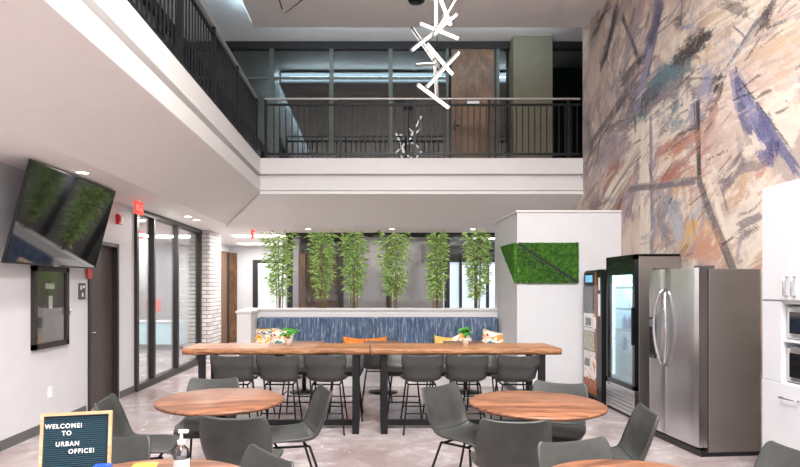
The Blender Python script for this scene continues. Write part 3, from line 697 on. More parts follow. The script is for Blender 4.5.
# signs, alarms
def text_mesh(txt, size, ext, matl, name, parent=None, loc=(0,0,0), rot=(0,0,0), align='CENTER', offset=0, sx=1, space=1):
    cu = bpy.data.curves.new(name, 'FONT'); cu.body = txt; cu.size = size; cu.extrude = ext; cu.align_x = align; cu.align_y = 'CENTER'; cu.offset = offset; cu.space_character = space
    tmp = bpy.data.objects.new(name+'_t', cu); C.objects.link(tmp)
    dg = bpy.context.evaluated_depsgraph_get(); me = bpy.data.meshes.new_from_object(tmp.evaluated_get(dg)); bpy.data.objects.remove(tmp)
    me.materials.clear(); me.materials.append(matl)
    o = bpy.data.objects.new(name, me); C.objects.link(o); o.parent = parent; o.location = loc; o.rotation_euler = rot; o.scale = (sx,1,1)
    return o
def exit_sign(x, y, label):
    t = thing('exit_sign', label, 'exit sign', (x, y, 2.8))
    mb('signred').box(-.02, .02, -.12, .12, -.20, -.03, bev=.004).build('housing', t)
    mb('whiteplastic').box(-.015, .015, -.06, .06, -.03, 0).build('mount', t)
    text_mesh('EXIT', .12, .001, M['whiteplastic'], 'lettering', t, (.0215, 0, -.115), (PI/2, 0, PI/2), offset=.003)
exit_sign(-3.2, 7.75, 'red lit exit sign hanging near the first glass pane')
exit_sign(-2.42, 11.6, 'red lit exit sign hanging at the corridor entrance')
def strobe(x, y, z, rz, label):
    t = thing('fire_alarm', label, 'fire alarm', (x, y, z), rz)
    mb('red').box(-.0, .05, -.06, .06, -.07, .07, bev=.008).build('housing', t)
    mb('whiteplastic').box(.05, .075, -.025, .025, -.04, .04, bev=.01).build('strobe_lens', t)
strobe(XL, fx(117.5, XL), 2.555, 0, 'red fire alarm strobe on left wall above the dark door')
strobe(1.58, YW-.05, 2.70, -PI/2, 'red fire alarm on the head frame above the bamboo plants')
t = tag(mb('red').box(XL+.02, XL+.035, 7.03, 7.14, 1.70, 1.83).build('fire_sign') , 'small red sign on the frame of the dark left door', 'sign')
t = thing('notice_plate', 'dark grey notice plate with white symbols beside the dark door', 'sign', (XL, 6.99-.02, 1.58))
mb('greysign').box(0, .012, -.10, .06, -.14, .06, bev=.002).build('plate', t)
mb('whiteplastic').box(.012, .014, -.07, -.055, -.02, .03).box(.012, .014, -.04, -.03, -.02, .03).box(.012, .014, -.01, .03, .0, .03).box(.012, .014, -.035, .0, -.11, -.06).build('symbol', t)
t = thing('fire_extinguisher_cabinet', 'dark framed glass wall cabinet below the television', 'cabinet', (XL, 6.25, 1.37))
f = mb('bronze'); W2, H2 = .345, .45
f.box(0,.04,-W2,W2,-H2,-H2+.06); f.box(0,.04,-W2,W2,H2-.06,H2); f.box(0,.04,-W2,-W2+.06,-H2,H2); f.box(0,.04,W2-.06,W2,-H2,H2)
f.build('frame', t)
mb('cabdark').box(0, .008, -W2+.06, W2-.06, -H2+.06, H2-.06).build('back_panel', t)
mb('glass_cab').box(.022, .026, -W2+.06, W2-.06, -H2+.06, H2-.06).build('glass_door', t)
mb('greysign').box(.008, .018, -.13, .1, -.06, .28).build('notice', t)
mb('paper').box(.0185, .0195, -.10, .07, .2, .26).box(.0185, .0195, -.04, .03, -.02, .12).build('paper_label', t)
mb('chrome').tube([(.04, W2-.03, -.02), (.065, W2-.03, -.02), (.065, W2-.03, -.1)], .006).build('latch', t)
t = tag(mb('whiteplastic').box(XL, XL+.008, 6.22, 6.30, .36, .48, bev=.002).build('wall_outlet'), 'white electrical outlet low on the left wall', 'outlet')
# ------------------------------------------------------------------ television
pf = Vector((-3.42, 5.2, 1.80)); w_, h_ = 1.74, 1.0
t = thing('television', 'large black flat television tilted down from the left wall', 'television', (-3.28, 6.08, 2.295))
ang = math.asin(.26/1.0)
rt = Matrix.Rotation(ang, 4, 'Y')   # lean the top into the room
b = mb('blackplastic').box(-.028, .0, -w_/2, w_/2, -h_/2, h_/2, rt, bev=.005); b.build('casing', t)
mb('screen').box(.0005, .002, -w_/2+.012, w_/2-.012, -h_/2+.02, h_/2-.012, rt).build('screen', t)
mb('blackmetal').box(-.299, -.28, -.2, .2, -.25, .25).box(-.28, -.03, -.03, .03, -.02, .02, rt).box(-.28, .0, -.03, .03, .17, .2).build('wall_bracket', t)
mb('chrome').box(.002, .003, -.05, .05, -h_/2+.005, -h_/2+.014, rt).build('badge', t)

# ------------------------------------------------------------------ office furniture
t = thing('desk', 'white office desk behind the left glass wall', 'desk', (-5.45, 14.5, 0))
mb('whiteplastic').box(-.8, .8, -.35, .35, .72, .75, bev=.004).build('desktop', t)
mb('whiteplastic').box(-.78, -.74, -.33, .33, 0, .72).build('side_panel', t); mb('whiteplastic').box(.74, .78, -.33, .33, 0, .72).build('side_panel', t)
mb('cooler_in').box(-.74, .74, -.3, -.28, .15, .72).build('front_panel', t)
t = thing('desk_screen', 'red rectangular screen standing on the white office desk', 'screen', (-5.6, 14.5, .751))
mb('red').box(-.19, .19, -.02, .02, .22, .54, bev=.006).build('panel', t)
mb('greysign').box(-.1, .1, -.06, .06, 0, .012).box(-.02, .02, .0, .02, .012, .23).build('stand', t)
t = thing('bookshelf', 'open shelf with colourful boxes behind the first glass pane', 'shelf', (-6.9, 14.6, 0))
f = mb('whiteplastic'); f.box(-.6,-.57,-.18,.18,0,2.1); f.box(.57,.6,-.18,.18,0,2.1); f.box(-.6,.6,.16,.18,0,2.1); f.build('frame', t)
for k in range(5): mb('whiteplastic').box(-.57,.57,-.18,.16,.1+k*.45,.13+k*.45).build('shelf', t)
rnd = random.Random(3)
bc = [srgb(196,150,96), srgb(60,100,160), srgb(70,70,74), srgb(222,150,60), srgb(120,120,124), srgb(84,50,36)]
for k in range(4):
    x = -.5
    while x < .42:
        w1 = rnd.uniform(.07, .16); h1 = rnd.uniform(.2, .36)
        mm = plain('binder_cover', rnd.choice(bc), .6)
        tag(MB().use(mm).box(-6.9+x, -6.9+x+w1, 14.5, 14.7, .131+k*.45, .131+k*.45+h1).build('binder'), 'binders and boxes packed on the office shelf', 'binder', 'binders on the office shelf')
        x += w1+.02
t = thing('office_chair', 'black office chair at the white desk behind glass', 'chair', (-5.9, 13.6, 0))
mb('blackmetal').lathe([(0,.05),(.3,.04),(.3,.02),(0,.02)], 5).tube([(0,0,.04),(0,0,.45)], .03).build('base', t)
mb('leather').box(-.24,.24,-.24,.24,.45,.52, bev=.03).build('seat', t)
mb('leather').box(-.22,.22,-.27,-.21,.58,1.0, bev=.02).build('backrest', t)
mb('blackmetal').box(-.03,.03,-.29,-.265,.44,.7).build('back_support', t)

# ------------------------------------------------------------------ booth
t = thing('booth_bench', 'long blue striped upholstered booth bench along the half wall', 'bench', (0,0,0))
b = mb('uph'); b.box(-1.88, .1, 9.36, 9.49, .46, 1.09, bev=.03); b.build('backrest', t)
b = mb('uph'); b.box(.11, PX-.015, 9.36, 9.49, .46, 1.09, bev=.03); b.build('backrest', t)
mb('uph').box(-1.88, .1, 8.95, 9.37, .34, .46, bev=.03).build('seat_cushion', t)
mb('uph').box(.11, PX-.015, 8.95, 9.37, .34, .46, bev=.03).build('seat_cushion', t)
mb('fascia').box(-1.88, PX-.015, 9.0, 9.49, 0, .34).build('plinth', t)
def pillow(loc, w, h, d, mat, rot, label, group=None, name='throw_pillow'):
    b = MB().use(M[mat]); n = 12; g = {}
    for sgn in (1, -1):
        for i in range(n+1):
            for j in range(n+1):
                u, v = -1+2*i/n, -1+2*j/n
                if sgn == -1 and (abs(u) == 1 or abs(v) == 1): g[sgn,i,j] = g[1,i,j]; continue
                pin = 1-.10*(1-abs(u)**2)*abs(v)**4 ; pin2 = 1-.10*(1-abs(v)**2)*abs(u)**4
                th = d/2*((1-u**4)*(1-v**4))**.5
                g[sgn,i,j] = b.bm.verts.new((u*w/2*pin2, sgn*th, h/2+v*h/2*pin))
    for sgn in (1, -1):
        for i in range(n):
            for j in range(n): b._f([g[sgn,i,j], g[sgn,i+1,j], g[sgn,i+1,j+1], g[sgn,i,j+1]], True)
    o = b.build(name, None, loc, rot); tag(o, label, 'pillow', group); return o
pillow((-1.70, 9.22, .47), .44, .47, .13, 'floral', (R(-14),0,R(12)), 'yellow and orange floral pillow in the left corner of the booth')
pillow((-1.48, 9.12, .47), .42, .46, .13, 'floral_pale', (R(-16),R(4),R(-10)), 'pale floral pillow leaning second from the left end of the booth')
pillow((-.28, 9.15, .465), .40, .32, .13, 'orange_damask', (R(-18),R(6),0), 'orange damask pillow on the booth, left of the middle pair')
pillow((.12, 9.15, .465), .40, .32, .13, 'orange_damask', (R(-18),R(-5),0), 'orange damask pillow on the booth, right of the middle pair')
pillow((1.18, 9.15, .465), .34, .34, .12, 'mustard', (R(-18),R(8),0), 'plain mustard pillow leaning on the right part of the booth')
pillow((1.62, 9.16, .465), .40, .42, .13, 'floral_pale', (R(-16),R(-30),0), 'pale floral pillow tipped on its corner behind the right potted plant')
pillow((1.95, 9.1, .465), .42, .44, .13, 'floral_pale', (R(-16),R(12),R(-12)), 'pale floral pillow in the right corner of the booth')

# bamboo plants
def bamboo(X, wd, seed, label, h=1.24):
    rnd = random.Random(seed)
    t = thing('bamboo_plant', label, 'plant', (X, 9.6, 1.236), 0, 'bamboo plants in a row on the planter ledge')
    st = mb('stem'); stems = []
    for k in range(5):
        x0, y0 = rnd.uniform(-.06,.06), rnd.uniform(-.035,.035); lean = rnd.uniform(-.4,.4)*wd*.5; top = h*rnd.uniform(.86,1.0)
        pts = [(x0+lean*(z/top)**1.5, y0+rnd.uniform(-.01,.01), z) for z in [top*i/6 for i in range(7)]]
        st.tube(pts, [.009]*3+[.006]*4, 6); stems.append(pts)
    st.build('stem', t)
    lf = mb('leaf')
    for k in range(760):
        pts = rnd.choice(stems); q = rnd.random()**.8; z = .12*h+q*.88*h
        i = min(5, int(z/h*6)); a = Vector(pts[i]).lerp(Vector(pts[i+1]), min(1, max(0, z/h*6-i))); a.z = min(z, h)
        ang = rnd.uniform(0, 2*PI); reach = wd*.5*rnd.uniform(.2,1)*(.55+.45*min(1, z/h*1.6))
        if z < .3*h: reach *= .6
        dr = Vector((math.cos(ang), math.sin(ang)*.55, rnd.uniform(-.1,.6))); 
        base = a+Vector((dr.x*reach*.7, dr.y*reach*.6, rnd.uniform(-.03,.08)))
        L = rnd.uniform(.08,.15); wdt = rnd.uniform(.011,.018)
        d = Vector((dr.x+rnd.uniform(-.4,.4), dr.y+rnd.uniform(-.4,.4), rnd.uniform(-.5,.8))).normalized()
        sd = d.cross(Vector((rnd.uniform(-1,1), rnd.uniform(-1,1), rnd.uniform(-.3,1)))).normalized()*wdt; dn = d.cross(sd).normalized()*.006
        m1 = base+d*L*.4; tip = base+d*L-Vector((0,0,L*.25))
        lf.quad(base, m1+sd, tip, m1+dn, smooth=True); lf.quad(base, m1+dn, tip, m1-sd, smooth=True)
    lf.build('foliage', t)
    return t
bl = ['leftmost of the bamboo plants on the ledge, before the bright doorway', 'second bamboo plant from left, in front of the timber door', 'third bamboo plant from left, narrow, just right of a black mullion', 'fourth bamboo plant from left, the widest, by the middle mullion', 'fifth bamboo plant from left, slim, left of the bright glass bay', 'rightmost of the bamboo plants, next to the white partition']
for (x, wd), nm, sd in zip([(280,.5), (322.5,.46), (354,.38), (394,.5), (436.5,.33), (478,.44)], bl, range(6)):
    bamboo((x-370)/58.3, wd, 40+sd, nm)

# moss panels
def moss(poly, nrm, th, name, label, parent, seed=0):
    # poly = list of Vectors in plane; filled with a fine bumpy grid + tufts
    b = mb('moss'); nrm = Vector(nrm); poly = [Vector(p) for p in poly]
    # subdivided fan using barycentric triangles
    tris = [(poly[0], poly[i], poly[i+1]) for i in range(1, len(poly)-1)]
    b.prism(poly, nrm*th*.6)
    rnd = random.Random(seed)
    for A, B, D_ in tris:
        area = (B-A).cross(D_-A).length/2
        for k in range(int(area*9000)):
            u, v = rnd.random(), rnd.random()
            if u+v > 1: u, v = 1-u, 1-v
            p = A+(B-A)*u+(D_-A)*v; bump_ = .5+.5*mnoise.noise(p*9)
            r = rnd.uniform(.006,.014); c0 = p+nrm*(th*.6); t1 = Vector((rnd.uniform(-1,1), rnd.uniform(-1,1), rnd.uniform(-1,1)))
            t1 = (t1-nrm*t1.dot(nrm)).normalized()*r; t2 = nrm.cross(t1)
            top = c0+nrm*(th*.35*bump_+.008)+t1*rnd.uniform(-.6,.6)
            b.quad(c0+t1, c0+t2, top); b.quad(c0+t2, c0-t1, top); b.quad(c0-t1, c0-t2, top); b.quad(c0-t2, c0+t1, top)
    return b.build(name, parent)
t = thing('moss_wall_art', 'green preserved moss panel wrapping the corner of the white partition', 'wall art', (0,0,0))
A = (PX-.01, PY0-.005, 2.24); B_ = (3.05, PY0-.005, 2.24); Cc = (3.05, PY0-.005, 1.65); D_ = (PX-.01, PY0-.005, 1.65)
mb('gap').box(PX, 3.05, PY0-.03, PY0-.001, 1.655, 2.235).build('backing', t)
moss([(PX+.02, PY0-.002, 2.24), B_, (3.05, PY0-.002, 1.675)], (0,-1,0), .05, 'moss_panel', '', t, 1)
moss([D_, (PX-.01, PY0-.002, 2.215), (3.02, PY0-.002, 1.65)], (0,-1,0), .045, 'moss_panel', '', t, 2)
moss([(PX-.002, PY0, 2.24), (PX-.002, PY0, 1.65), (PX-.002, 9.12, 2.25)], (-1,0,0), .05, 'moss_panel', '', t, 3)

# ------------------------------------------------------------------ vending machine
t = thing('vending_machine', 'tall coffee vending machine with pictures on its front by partition', 'vending machine', (0,0,0))
VX, V0, V1, VH = 3.10, 7.5, 8.14, 1.83
mb('blackplastic').box(VX+.03, XR-.02, V0, V1, .05, VH, bev=.006).build('body', t)
mb('gap').box(VX+.06, XR-.05, V0+.03, V1-.03, 0, .05).build('plinth', t)
mb('beans').box(VX+.004, VX+.012, V0+.155, V0+.235, .5, VH-.03).build('bean_picture', t)
fr = mb('greyglass').box(VX+.01, VX+.03, V0+.16, V1-.005, .08, VH-.02).build('front_panel', t)
def vp(mat, y0, y1, z0, z1, nm, th=.012): return mb(mat).box(VX+.01-th, VX+.01, y0, y1, z0, z1, bev=.002).build(nm, t)
vp('bluescreen', 7.82, 8.06, 1.66, 1.76, 'display'); vp('blackplastic', 7.78, 8.12, 1.60, 1.80, 'display_surround', .006)
vp('greyglass', 7.80, 8.12, 1.26, 1.58, 'window')
vp('whiteplastic', 7.76, 8.13, 1.03, 1.22, 'upper_card', .008); vp('greyglass', 7.86, 8.06, 1.05, 1.16, 'cup_opening'); vp('coffee', 7.70, 7.80, 1.02, 1.2, 'coffee_picture', .014)
vp('paper', 7.74, 8.13, .97, 1.02, 'white_strip', .01)
vp('picture', 7.76, 8.13, .70, .96, 'snack_picture', .01); vp('paper', 7.72, 8.13, .62, .69, 'white_strip', .01)
vp('coffee', 7.70, 8.13, .30, .62, 'coffee_picture', .008); vp('greyglass', 7.90, 8.08, .47, .58, 'cup_opening'); vp('beans', 7.68, 8.13, .1, .3, 'bean_picture', .009)
mb('blackplastic').box(VX, VX+.03, V0, V0+.15, .06, VH).build('keypad_column', t)
mb('whiteplastic').box(VX-.004, VX, V0+.04, V0+.11, 1.2, 1.5).box(VX-.004, VX, V0+.05, V0+.10, 1.55, 1.72).build('keypad', t)

# ------------------------------------------------------------------ glass door cooler
t = thing('beverage_cooler', 'tall glass-door drinks cooler with steel side between vending machine and fridge', 'cooler', (0,0,0))
KX, K0, K1, KH = 3.13, 6.62, 7.42, 1.985
s_ = mb('steel_side'); s_.box(KX+.05, XR-.02, K0, K0+.03, .04, KH, bev=.004); s_.build('side_panel', t)
mb('steel_side').box(KX+.05, XR-.02, K1-.03, K1, .04, KH).build('side_panel', t)
mb('steel_side').box(KX+.05, XR-.02, K0, K1, KH-.03, KH+.001).build('top_panel', t)
mb('cooler_in').box(XR-.06, XR-.04, K0+.03, K1-.03, .4, KH-.03).box(KX+.06, XR-.06, K0+.03, K0+.05, .42, KH-.05).box(KX+.06, XR-.06, K1-.05, K1-.03, .42, KH-.05).box(KX+.05, XR-.06, K0+.03, K1-.03, .38, .42).build('liner', t)
for k in range(5):
    g = mb('cooler_in'); z = .5+k*.27
    for i in range(14): g.box(KX+.08+i*.033, KX+.088+i*.033, K0+.05, K1-.05, z, z+.008)
    g.box(KX+.075, KX+.085, K0+.05, K1-.05, z-.01, z+.02); g.build('wire_shelf', t)
mb('cooler_led').box(KX+.055, KX+.07, K1-.07, K1-.055, .45, KH-.1).box(KX+.055, KX+.07, K0+.055, K0+.07, .45, KH-.1).build('led_strip', t)
dr = mb('blackplastic'); z0, z1 = .36, KH-.005
dr.box(KX, KX+.045, K0, K0+.06, z0, z1); dr.box(KX, KX+.045, K1-.045, K1, z0, z1); dr.box(KX, KX+.045, K0, K1, z1-.06, z1); dr.box(KX, KX+.045, K0, K1, z0, z0+.05)
dr = dr.build('door', t)
mb('hoodglass').box(KX+.01, KX+.02, K0+.06, K1-.045, z1-.24, z1-.06).build('header_sign', dr)
mb('glass').box(KX+.015, KX+.022, K0+.06, K1-.045, z0+.05, z1-.24).build('pane', dr)
mb('blackplastic').box(KX-.03, KX, K0+.01, K0+.035, .9, 1.35, bev=.005).build('door_handle', dr)
gr = mb('steel'); gr.box(KX+.03, KX+.05, K0, K1, .03, .36)
for k in range(6): gr.box(KX+.0, KX+.03, K0+.04, K1-.03, .06+k*.047, .085+k*.047)
gr.box(KX+.0, KX+.03, K0, K0+.04, .03, .35); gr.box(KX, KX+.03, K1-.03, K1, .03, .35)
gr.build('grille', t)
mb('gap').box(KX+.1, XR-.05, K0+.03, K1-.03, 0, .04).build('plinth', t)
lt = bpy.data.lights.new('cooler_lamp', 'AREA'); lt.shape = 'RECTANGLE'; lt.size = .5; lt.size_y = .4; lt.energy = 34; lt.color = (.78,.93,1)
lo = bpy.data.objects.new('cooler_lamp', lt); C.objects.link(lo); lo.location = (KX+.28, (K0+K1)/2, KH-.06)
bot = None; k = 0
for sh in range(5):
    for yy in (6.8, 6.93, 7.1, 7.24):
        if (sh*4+int(yy*10)) % 3 == 0: continue
        z = .509+sh*.27
        c_ = rnd.choice([srgb(60,110,170), srgb(190,200,205), srgb(40,40,46), srgb(170,60,50), srgb(210,225,230)])
        mm = plain('drink_label', c_, .3)
        o = MB().use(mm).lathe([(0,0),(.03,0),(.032,.01),(.032,.12),(.012,.16),(.012,.185),(0,.185)], 14).build('drink_bottle', None, (KX+.16, yy, z))
        tag(o, 'small drink bottles standing on the cooler shelves', 'bottle', 'bottles inside the glass-door cooler')

# ------------------------------------------------------------------ fridge
t = thing('refrigerator', 'large stainless side-by-side refrigerator with curved handles', 'refrigerator', (3.055, 5.22, 0), R(4.5))
# local: -X is the front, Y runs away from camera 0..0.92
FW, FH = .80, 1.78
mb('fridge_side').box(.11, .618, 0, FW, .04, FH-.02, bev=.006).build('body', t)
for y0, y1 in ((0, FW*.655), (FW*.66, FW)):
    dm = mb('steel'); n = 10; x_ = lambda y: .012*(1-((y-(y0+y1)/2)/((y1-y0)/2))**4) - .012
    pts = [(0-.012*(1-((2*i/n-1))**6)+.012, y0+(y1-y0)*i/n) for i in range(n+1)]
    poly = [(x, y, .09) for x, y in pts] + [(.095, y1, .09), (.095, y0, .09)]
    dm.prism(poly, (0,0,FH-.10)); dd_ = dm.build('door', t)
    yh = FW*.655-.03 if y0 == 0 else FW*.66+.03
    bow = 1 if y0 == 0 else -1
    hp = [(-.005, yh-bow*(.0)+0, .93)]
    hp = [( -.045*math.sin(PI*i/12)**.5 if 0 < i < 12 else .0, yh-bow*.07*math.sin(PI*i/12), .79+.78*i/12) for i in range(13)]
    mb('chrome').tube(hp, .015, 10).build('door_handle', dd_)
    if y0 > 0:
        ds = mb('blackplastic'); ds.box(-.006, .02, y0+.13, y1-.02, .84, 1.27, bev=.004); ds = ds.build('water_dispenser', dd_)
        mb('chrome').box(-.010, -.006, y0+.145, y1-.035, 1.17, 1.25).build('control_panel', ds)
        mb('greysign').box(-.012, -.006, y0+.145, y1-.035, .85, .875).build('drip_tray', ds)
mb('gap').box(.09, .115, .005, FW-.005, .05, FH-.03).build('door_gasket', t)
mb('blackplastic').box(.04, .60, .01, FW-.01, .0, .06).build('base_grille', t)
mb('greysign').box(.03, .18, .02, .1, FH-.02, FH+.012, bev=.004).build('hinge_cover', t)
mb('greysign').box(.03, .18, FW-.1, FW-.02, FH-.02, FH+.012, bev=.004).build('hinge_cover', t)
# ------------------------------------------------------------------ tall cabinet + microwaves
CXF = 3.10
cy1, cy0 = 4.43, 3.1
t = thing('pantry_cabinet', 'white floor-to-top pantry cabinet at the right edge holding two microwaves', 'cabinet', (0,0,0))
c = mb('cabinet')
c.box(CXF+.02, XR-.01, cy1-.02, cy1, 0, 2.37); c.box(CXF+.02, XR-.01, cy0, cy0+.02, 0, 2.37)
c.box(CXF+.02, XR-.01, cy0, cy1, 1.46, 2.37); c.box(CXF+.02, XR-.01, cy0, cy1, .0, .87)
c.box(XR-.05, XR-.01, cy0, cy1, .87, 1.46); c.box(CXF+.005, XR-.02, cy1-.2, cy1-.001, .87, 1.48); c.box(CXF+.02, XR-.02, cy0+.02, cy1-.1, 1.175, 1.195)
c.build('carcass', t)
for i in range(4):
    y1_ = cy1-.003-i*.31; o = mb('cabinet').box(CXF, CXF+.02, y1_-.304, y1_, 1.49, 2.37, bev=.002).build('door', t)
    yh = y1_-.304+.035 if i % 2 == 0 else y1_-.035
    mb('chrome').tube([(CXF, yh, 1.52), (CXF-.03, yh, 1.52), (CXF-.03, yh, 1.66), (CXF, yh, 1.66)], .006).build('door_handle', o)
for i in range(2):
    y1_ = cy1-.003-i*.62; o = mb('cabinet').box(CXF, CXF+.02, y1_-.614, y1_, .10, .865, bev=.002).build('drawer', t)
    mb('chrome').tube([(CXF, y1_-.22, .76), (CXF-.03, y1_-.22, .76), (CXF-.03, y1_-.38, .76), (CXF, y1_-.38, .76)], .006).build('drawer_handle', o)
def micro(z, h, label):
    m = thing('microwave', label, 'microwave', (CXF+.06, 3.72, z), 0)
    mb('steel').box(.0, .42, 0, .50, 0.0, h, bev=.006).build('casing', m)
    dd = mb('steel').box(-.02, -.002, .13, .50, .01, h-.01, bev=.004).build('door', m)
    mb('screen').box(-.023, -.02, .16, .47, .045, h-.045).build('door_window', dd)
    mb('chrome').tube([(-.02, .15, .04), (-.045, .15, .04), (-.045, .15, h-.04), (-.02, .15, h-.04)], .006).build('door_handle', dd)
    mb('blackplastic').box(-.02, -.002, 0, .12, .01, h-.01).build('control_panel', m)
micro(1.196, .25, 'upper steel microwave in the open niche of the white cabinet')
micro(.871, .27, 'lower steel microwave in the open niche of the white cabinet')

# ------------------------------------------------------------------ round tables
def round_table(X, Y, r, label, top_rot, group='round walnut tables with black pedestals'):
    t = thing('round_table', label, 'table', (X, Y, 0), 0, group)
    o = mb('walnut').lathe([(0,0),(r-.02,0),(r-.004,.008),(r,.016),(r-.002,.024),(r-.012,.03),(0,.03)], 72, (0,0,0)).build('tabletop', t, (0,0,.725), (0,0,top_rot))
    mb('blackmetal').tube([(0,0,.02),(0,0,.725)], .038, 16).lathe([(.038,.70),(.16,.712),(.16,.724),(0,.724)], 24).build('pedestal', t)
    mb('blackmetal').lathe([(0,0),(.27,0),(.275,.008),(.25,.02),(.06,.035),(0,.035)], 40).build('base', t)
    return t
TA = round_table(-1.11, 4.17, .468, 'round walnut table at left in front of the live-edge bar table', R(12))
TB = round_table(1.20, 4.04, .478, 'round walnut table at right with its whole top in view', R(-8))
TC = round_table(-.92, 2.22, .50, 'round walnut table at lower left carrying the letter board', R(5))
TD = round_table(1.14, 2.24, .47, 'round walnut table cut off at the lower right edge', R(20))
def cafe(X, label):
    t = thing('cafe_table', label, 'table', (X, 8.5, 0), 0, 'small cafe tables along the booth')
    mb('walnut').box(-.3, .3, -.3, .3, .72, .75, bev=.006).build('tabletop', t)
    mb('blackmetal').tube([(0,0,.02),(0,0,.72)], .032, 14).build('pedestal', t)
    mb('blackmetal').lathe([(0,0),(.22,0),(.225,.01),(.05,.03),(0,.03)], 32).build('base', t)
cafe(-1.0, 'small pedestal table before the booth behind the left bar table')
cafe(.2, 'small pedestal table before the booth seen between the two bar tables')
cafe(1.45, 'small pedestal table before the booth behind the right bar table')

# ------------------------------------------------------------------ chairs
def shell(rows, thick, nv=16, mat='leather'):
    # rows: (y, z, halfwidth, curl, ny, nz)
    b = mb(mat); g = {}
    for sgn in (0, 1):
        for i, (y, z, hw, curl, ny, nz, dip) in enumerate(rows):
            for j in range(nv+1):
                t = -1+2*j/nv; e = abs(t)**2.4
                off = curl*e + (thick if sgn else 0)*(1-.5*abs(t)**6)
                g[sgn,i,j] = b.bm.verts.new((hw*math.sin(t*PI/2*.78)/math.sin(PI/2*.78), y+ny*off, z+nz*off-dip*(1-t*t)))
    n = len(rows)
    for i in range(n-1):
        for j in range(nv):
            b._f([g[0,i,j], g[0,i,j+1], g[0,i+1,j+1], g[0,i+1,j]], True); b._f([g[1,i,j], g[1,i+1,j], g[1,i+1,j+1], g[1,i,j+1]], True)
    for j in range(nv):
        b._f([g[0,0,j], g[1,0,j], g[1,0,j+1], g[0,0,j+1]], True); b._f([g[0,n-1,j], g[0,n-1,j+1], g[1,n-1,j+1], g[1,n-1,j]], True)
    for i in range(n-1):
        b._f([g[0,i,0], g[0,i+1,0], g[1,i+1,0], g[1,i,0]], True); b._f([g[0,i,nv], g[1,i,nv], g[1,i+1,nv], g[0,i+1,nv]], True)
    return b
def spline(ctrl, n):
    out = []; P = [Vector(c) for c in ctrl]
    for s in range(len(P)-1):
        p0, p1, p2, p3 = P[max(s-1,0)], P[s], P[s+1], P[min(s+2, len(P)-1)]
        for k in range(n):
            t = k/n; out.append(.5*((2*p1)+(p2-p0)*t+(2*p0-5*p1+4*p2-p3)*t*t+(3*p1-p0-3*p2+p3)*t**3))
    out.append(P[-1]); return out
def make_rows(ctrl, n=6):
    # ctrl: (y, z, halfwidth, curl); normals from tangent (pointing up / forward)
    import_ = spline([Vector((c[0], c[1], c[2])) for c in ctrl], n); cur = spline([Vector((c[3], c[4], 0)) for c in ctrl], n)
    rows = []
    for i, p in enumerate(import_):
        a = import_[max(i-1,0)]; b_ = import_[min(i+1, len(import_)-1)]; ty, tz = b_.x-a.x, b_.y-a.y; L = math.hypot(ty, tz)
        # path runs front -> back -> up; left normal gives up/forward
        ny, nz = tz/L, -ty/L
        rows.append((p.x, p.y, p.z, cur[i].x, ny, nz, cur[i].y))
    return rows
def rim(rows, thick, r=.006):
    pts = []
    def pt(row, t):
        y, z, hw, curl, ny, nz, dip = row; off = curl*abs(t)**2.4+thick*.5
        return (hw*math.sin(t*PI/2*.78)/math.sin(PI/2*.78), y+ny*off, z+nz*off-dip*(1-t*t))
    return pt
def dining_chair(name, label, seat_z=.45, back_h=.35, hwb=.215, group=None, stool=False):
    t = thing(name, label, 'stool' if stool else 'chair', (0,0,0), 0, group)
    z = seat_z; k = .92 if stool else 1
    ctrl = [(.235*k, z-.035, .185, .0, 0), (.215*k, z-.004, .205, .008, 0), (.10*k, z-.008, .225, .030, 0), (-.04*k, z-.020, .225, .045, 0), (-.145*k, z-.010, .215, .055, 0),
            (-.205*k, z+.045, .215, .060, 0), (-.240*k, z+.14, .225, .055, 0), (-.268*k, z+back_h*.68, hwb+.008, .045, 0), (-.290*k, z+back_h*.93, hwb-.008, .030, .008), (-.297*k, z+back_h, hwb-.035, .022, .014)]
    if stool:
        ctrl[7] = (-.268*k, z+back_h*.62, hwb+.02, .05, 0); ctrl[8] = (-.285*k, z+back_h*.92, hwb+.018, .04, .01); ctrl[9] = (-.29*k, z+back_h, hwb-.0, .03, .016)
        ctrl[6] = (-.235*k, z+.12, .220, .055, 0); ctrl[5] = (-.200*k, z+.035, .208, .055, 0)
    rows = make_rows(ctrl)
    cut = 5*6-3
    shell(rows[:cut+1], .022).build('seat', t)
    shell(rows[cut:], .022).build('backrest', t)
    # legs
    fr = mb('blackmetal'); zz = z-.045
    for sx in (-1, 1): fr.tube([(sx*.15, .16, zz+.01), (sx*.15, -.11, zz)], .009)
    fr.tube([(-.15, .13, zz+.008), (.15, .13, zz+.008)], .009); fr.tube([(-.15, -.09, zz), (.15, -.09, zz)], .009); fr.build('seat_frame', t)
    sp = .06 if stool else .055
    fb = {}
    for sx in (-1, 1):
        for sy in (-1, 1):
            top = Vector((sx*.15, .16 if sy > 0 else -.11, zz)); foot = Vector((sx*(.15+sp), .23 if sy > 0 else (-.24 if not stool else -.22), .006))
            fb[sx, sy] = (top, foot)
            mid = top.lerp(foot, .12)
            lg = mb('blackmetal').tube([top, mid, foot], .0095, 8)
            lg.lathe([(0,0),(.013,0),(.013,.01),(0,.01)], 10, (foot.x, foot.y, 0)); lg.build('leg', t)
    if stool:
        for fz, nm in ((.22, 'footrest'), (.30, 'side_stretcher')):
            P = {kk: a.lerp(b_, (a.z-fz)/(a.z-b_.z)) for kk, (a, b_) in fb.items()}
            prs = (((-1,1),(1,1)), ((-1,-1),(1,-1))) if nm == 'footrest' else (((-1,1),(-1,-1)), ((1,1),(1,-1)))
            for a_, b_ in prs: mb('blackmetal').tube([P[a_], P[b_]], .008).build(nm, t)
    return t
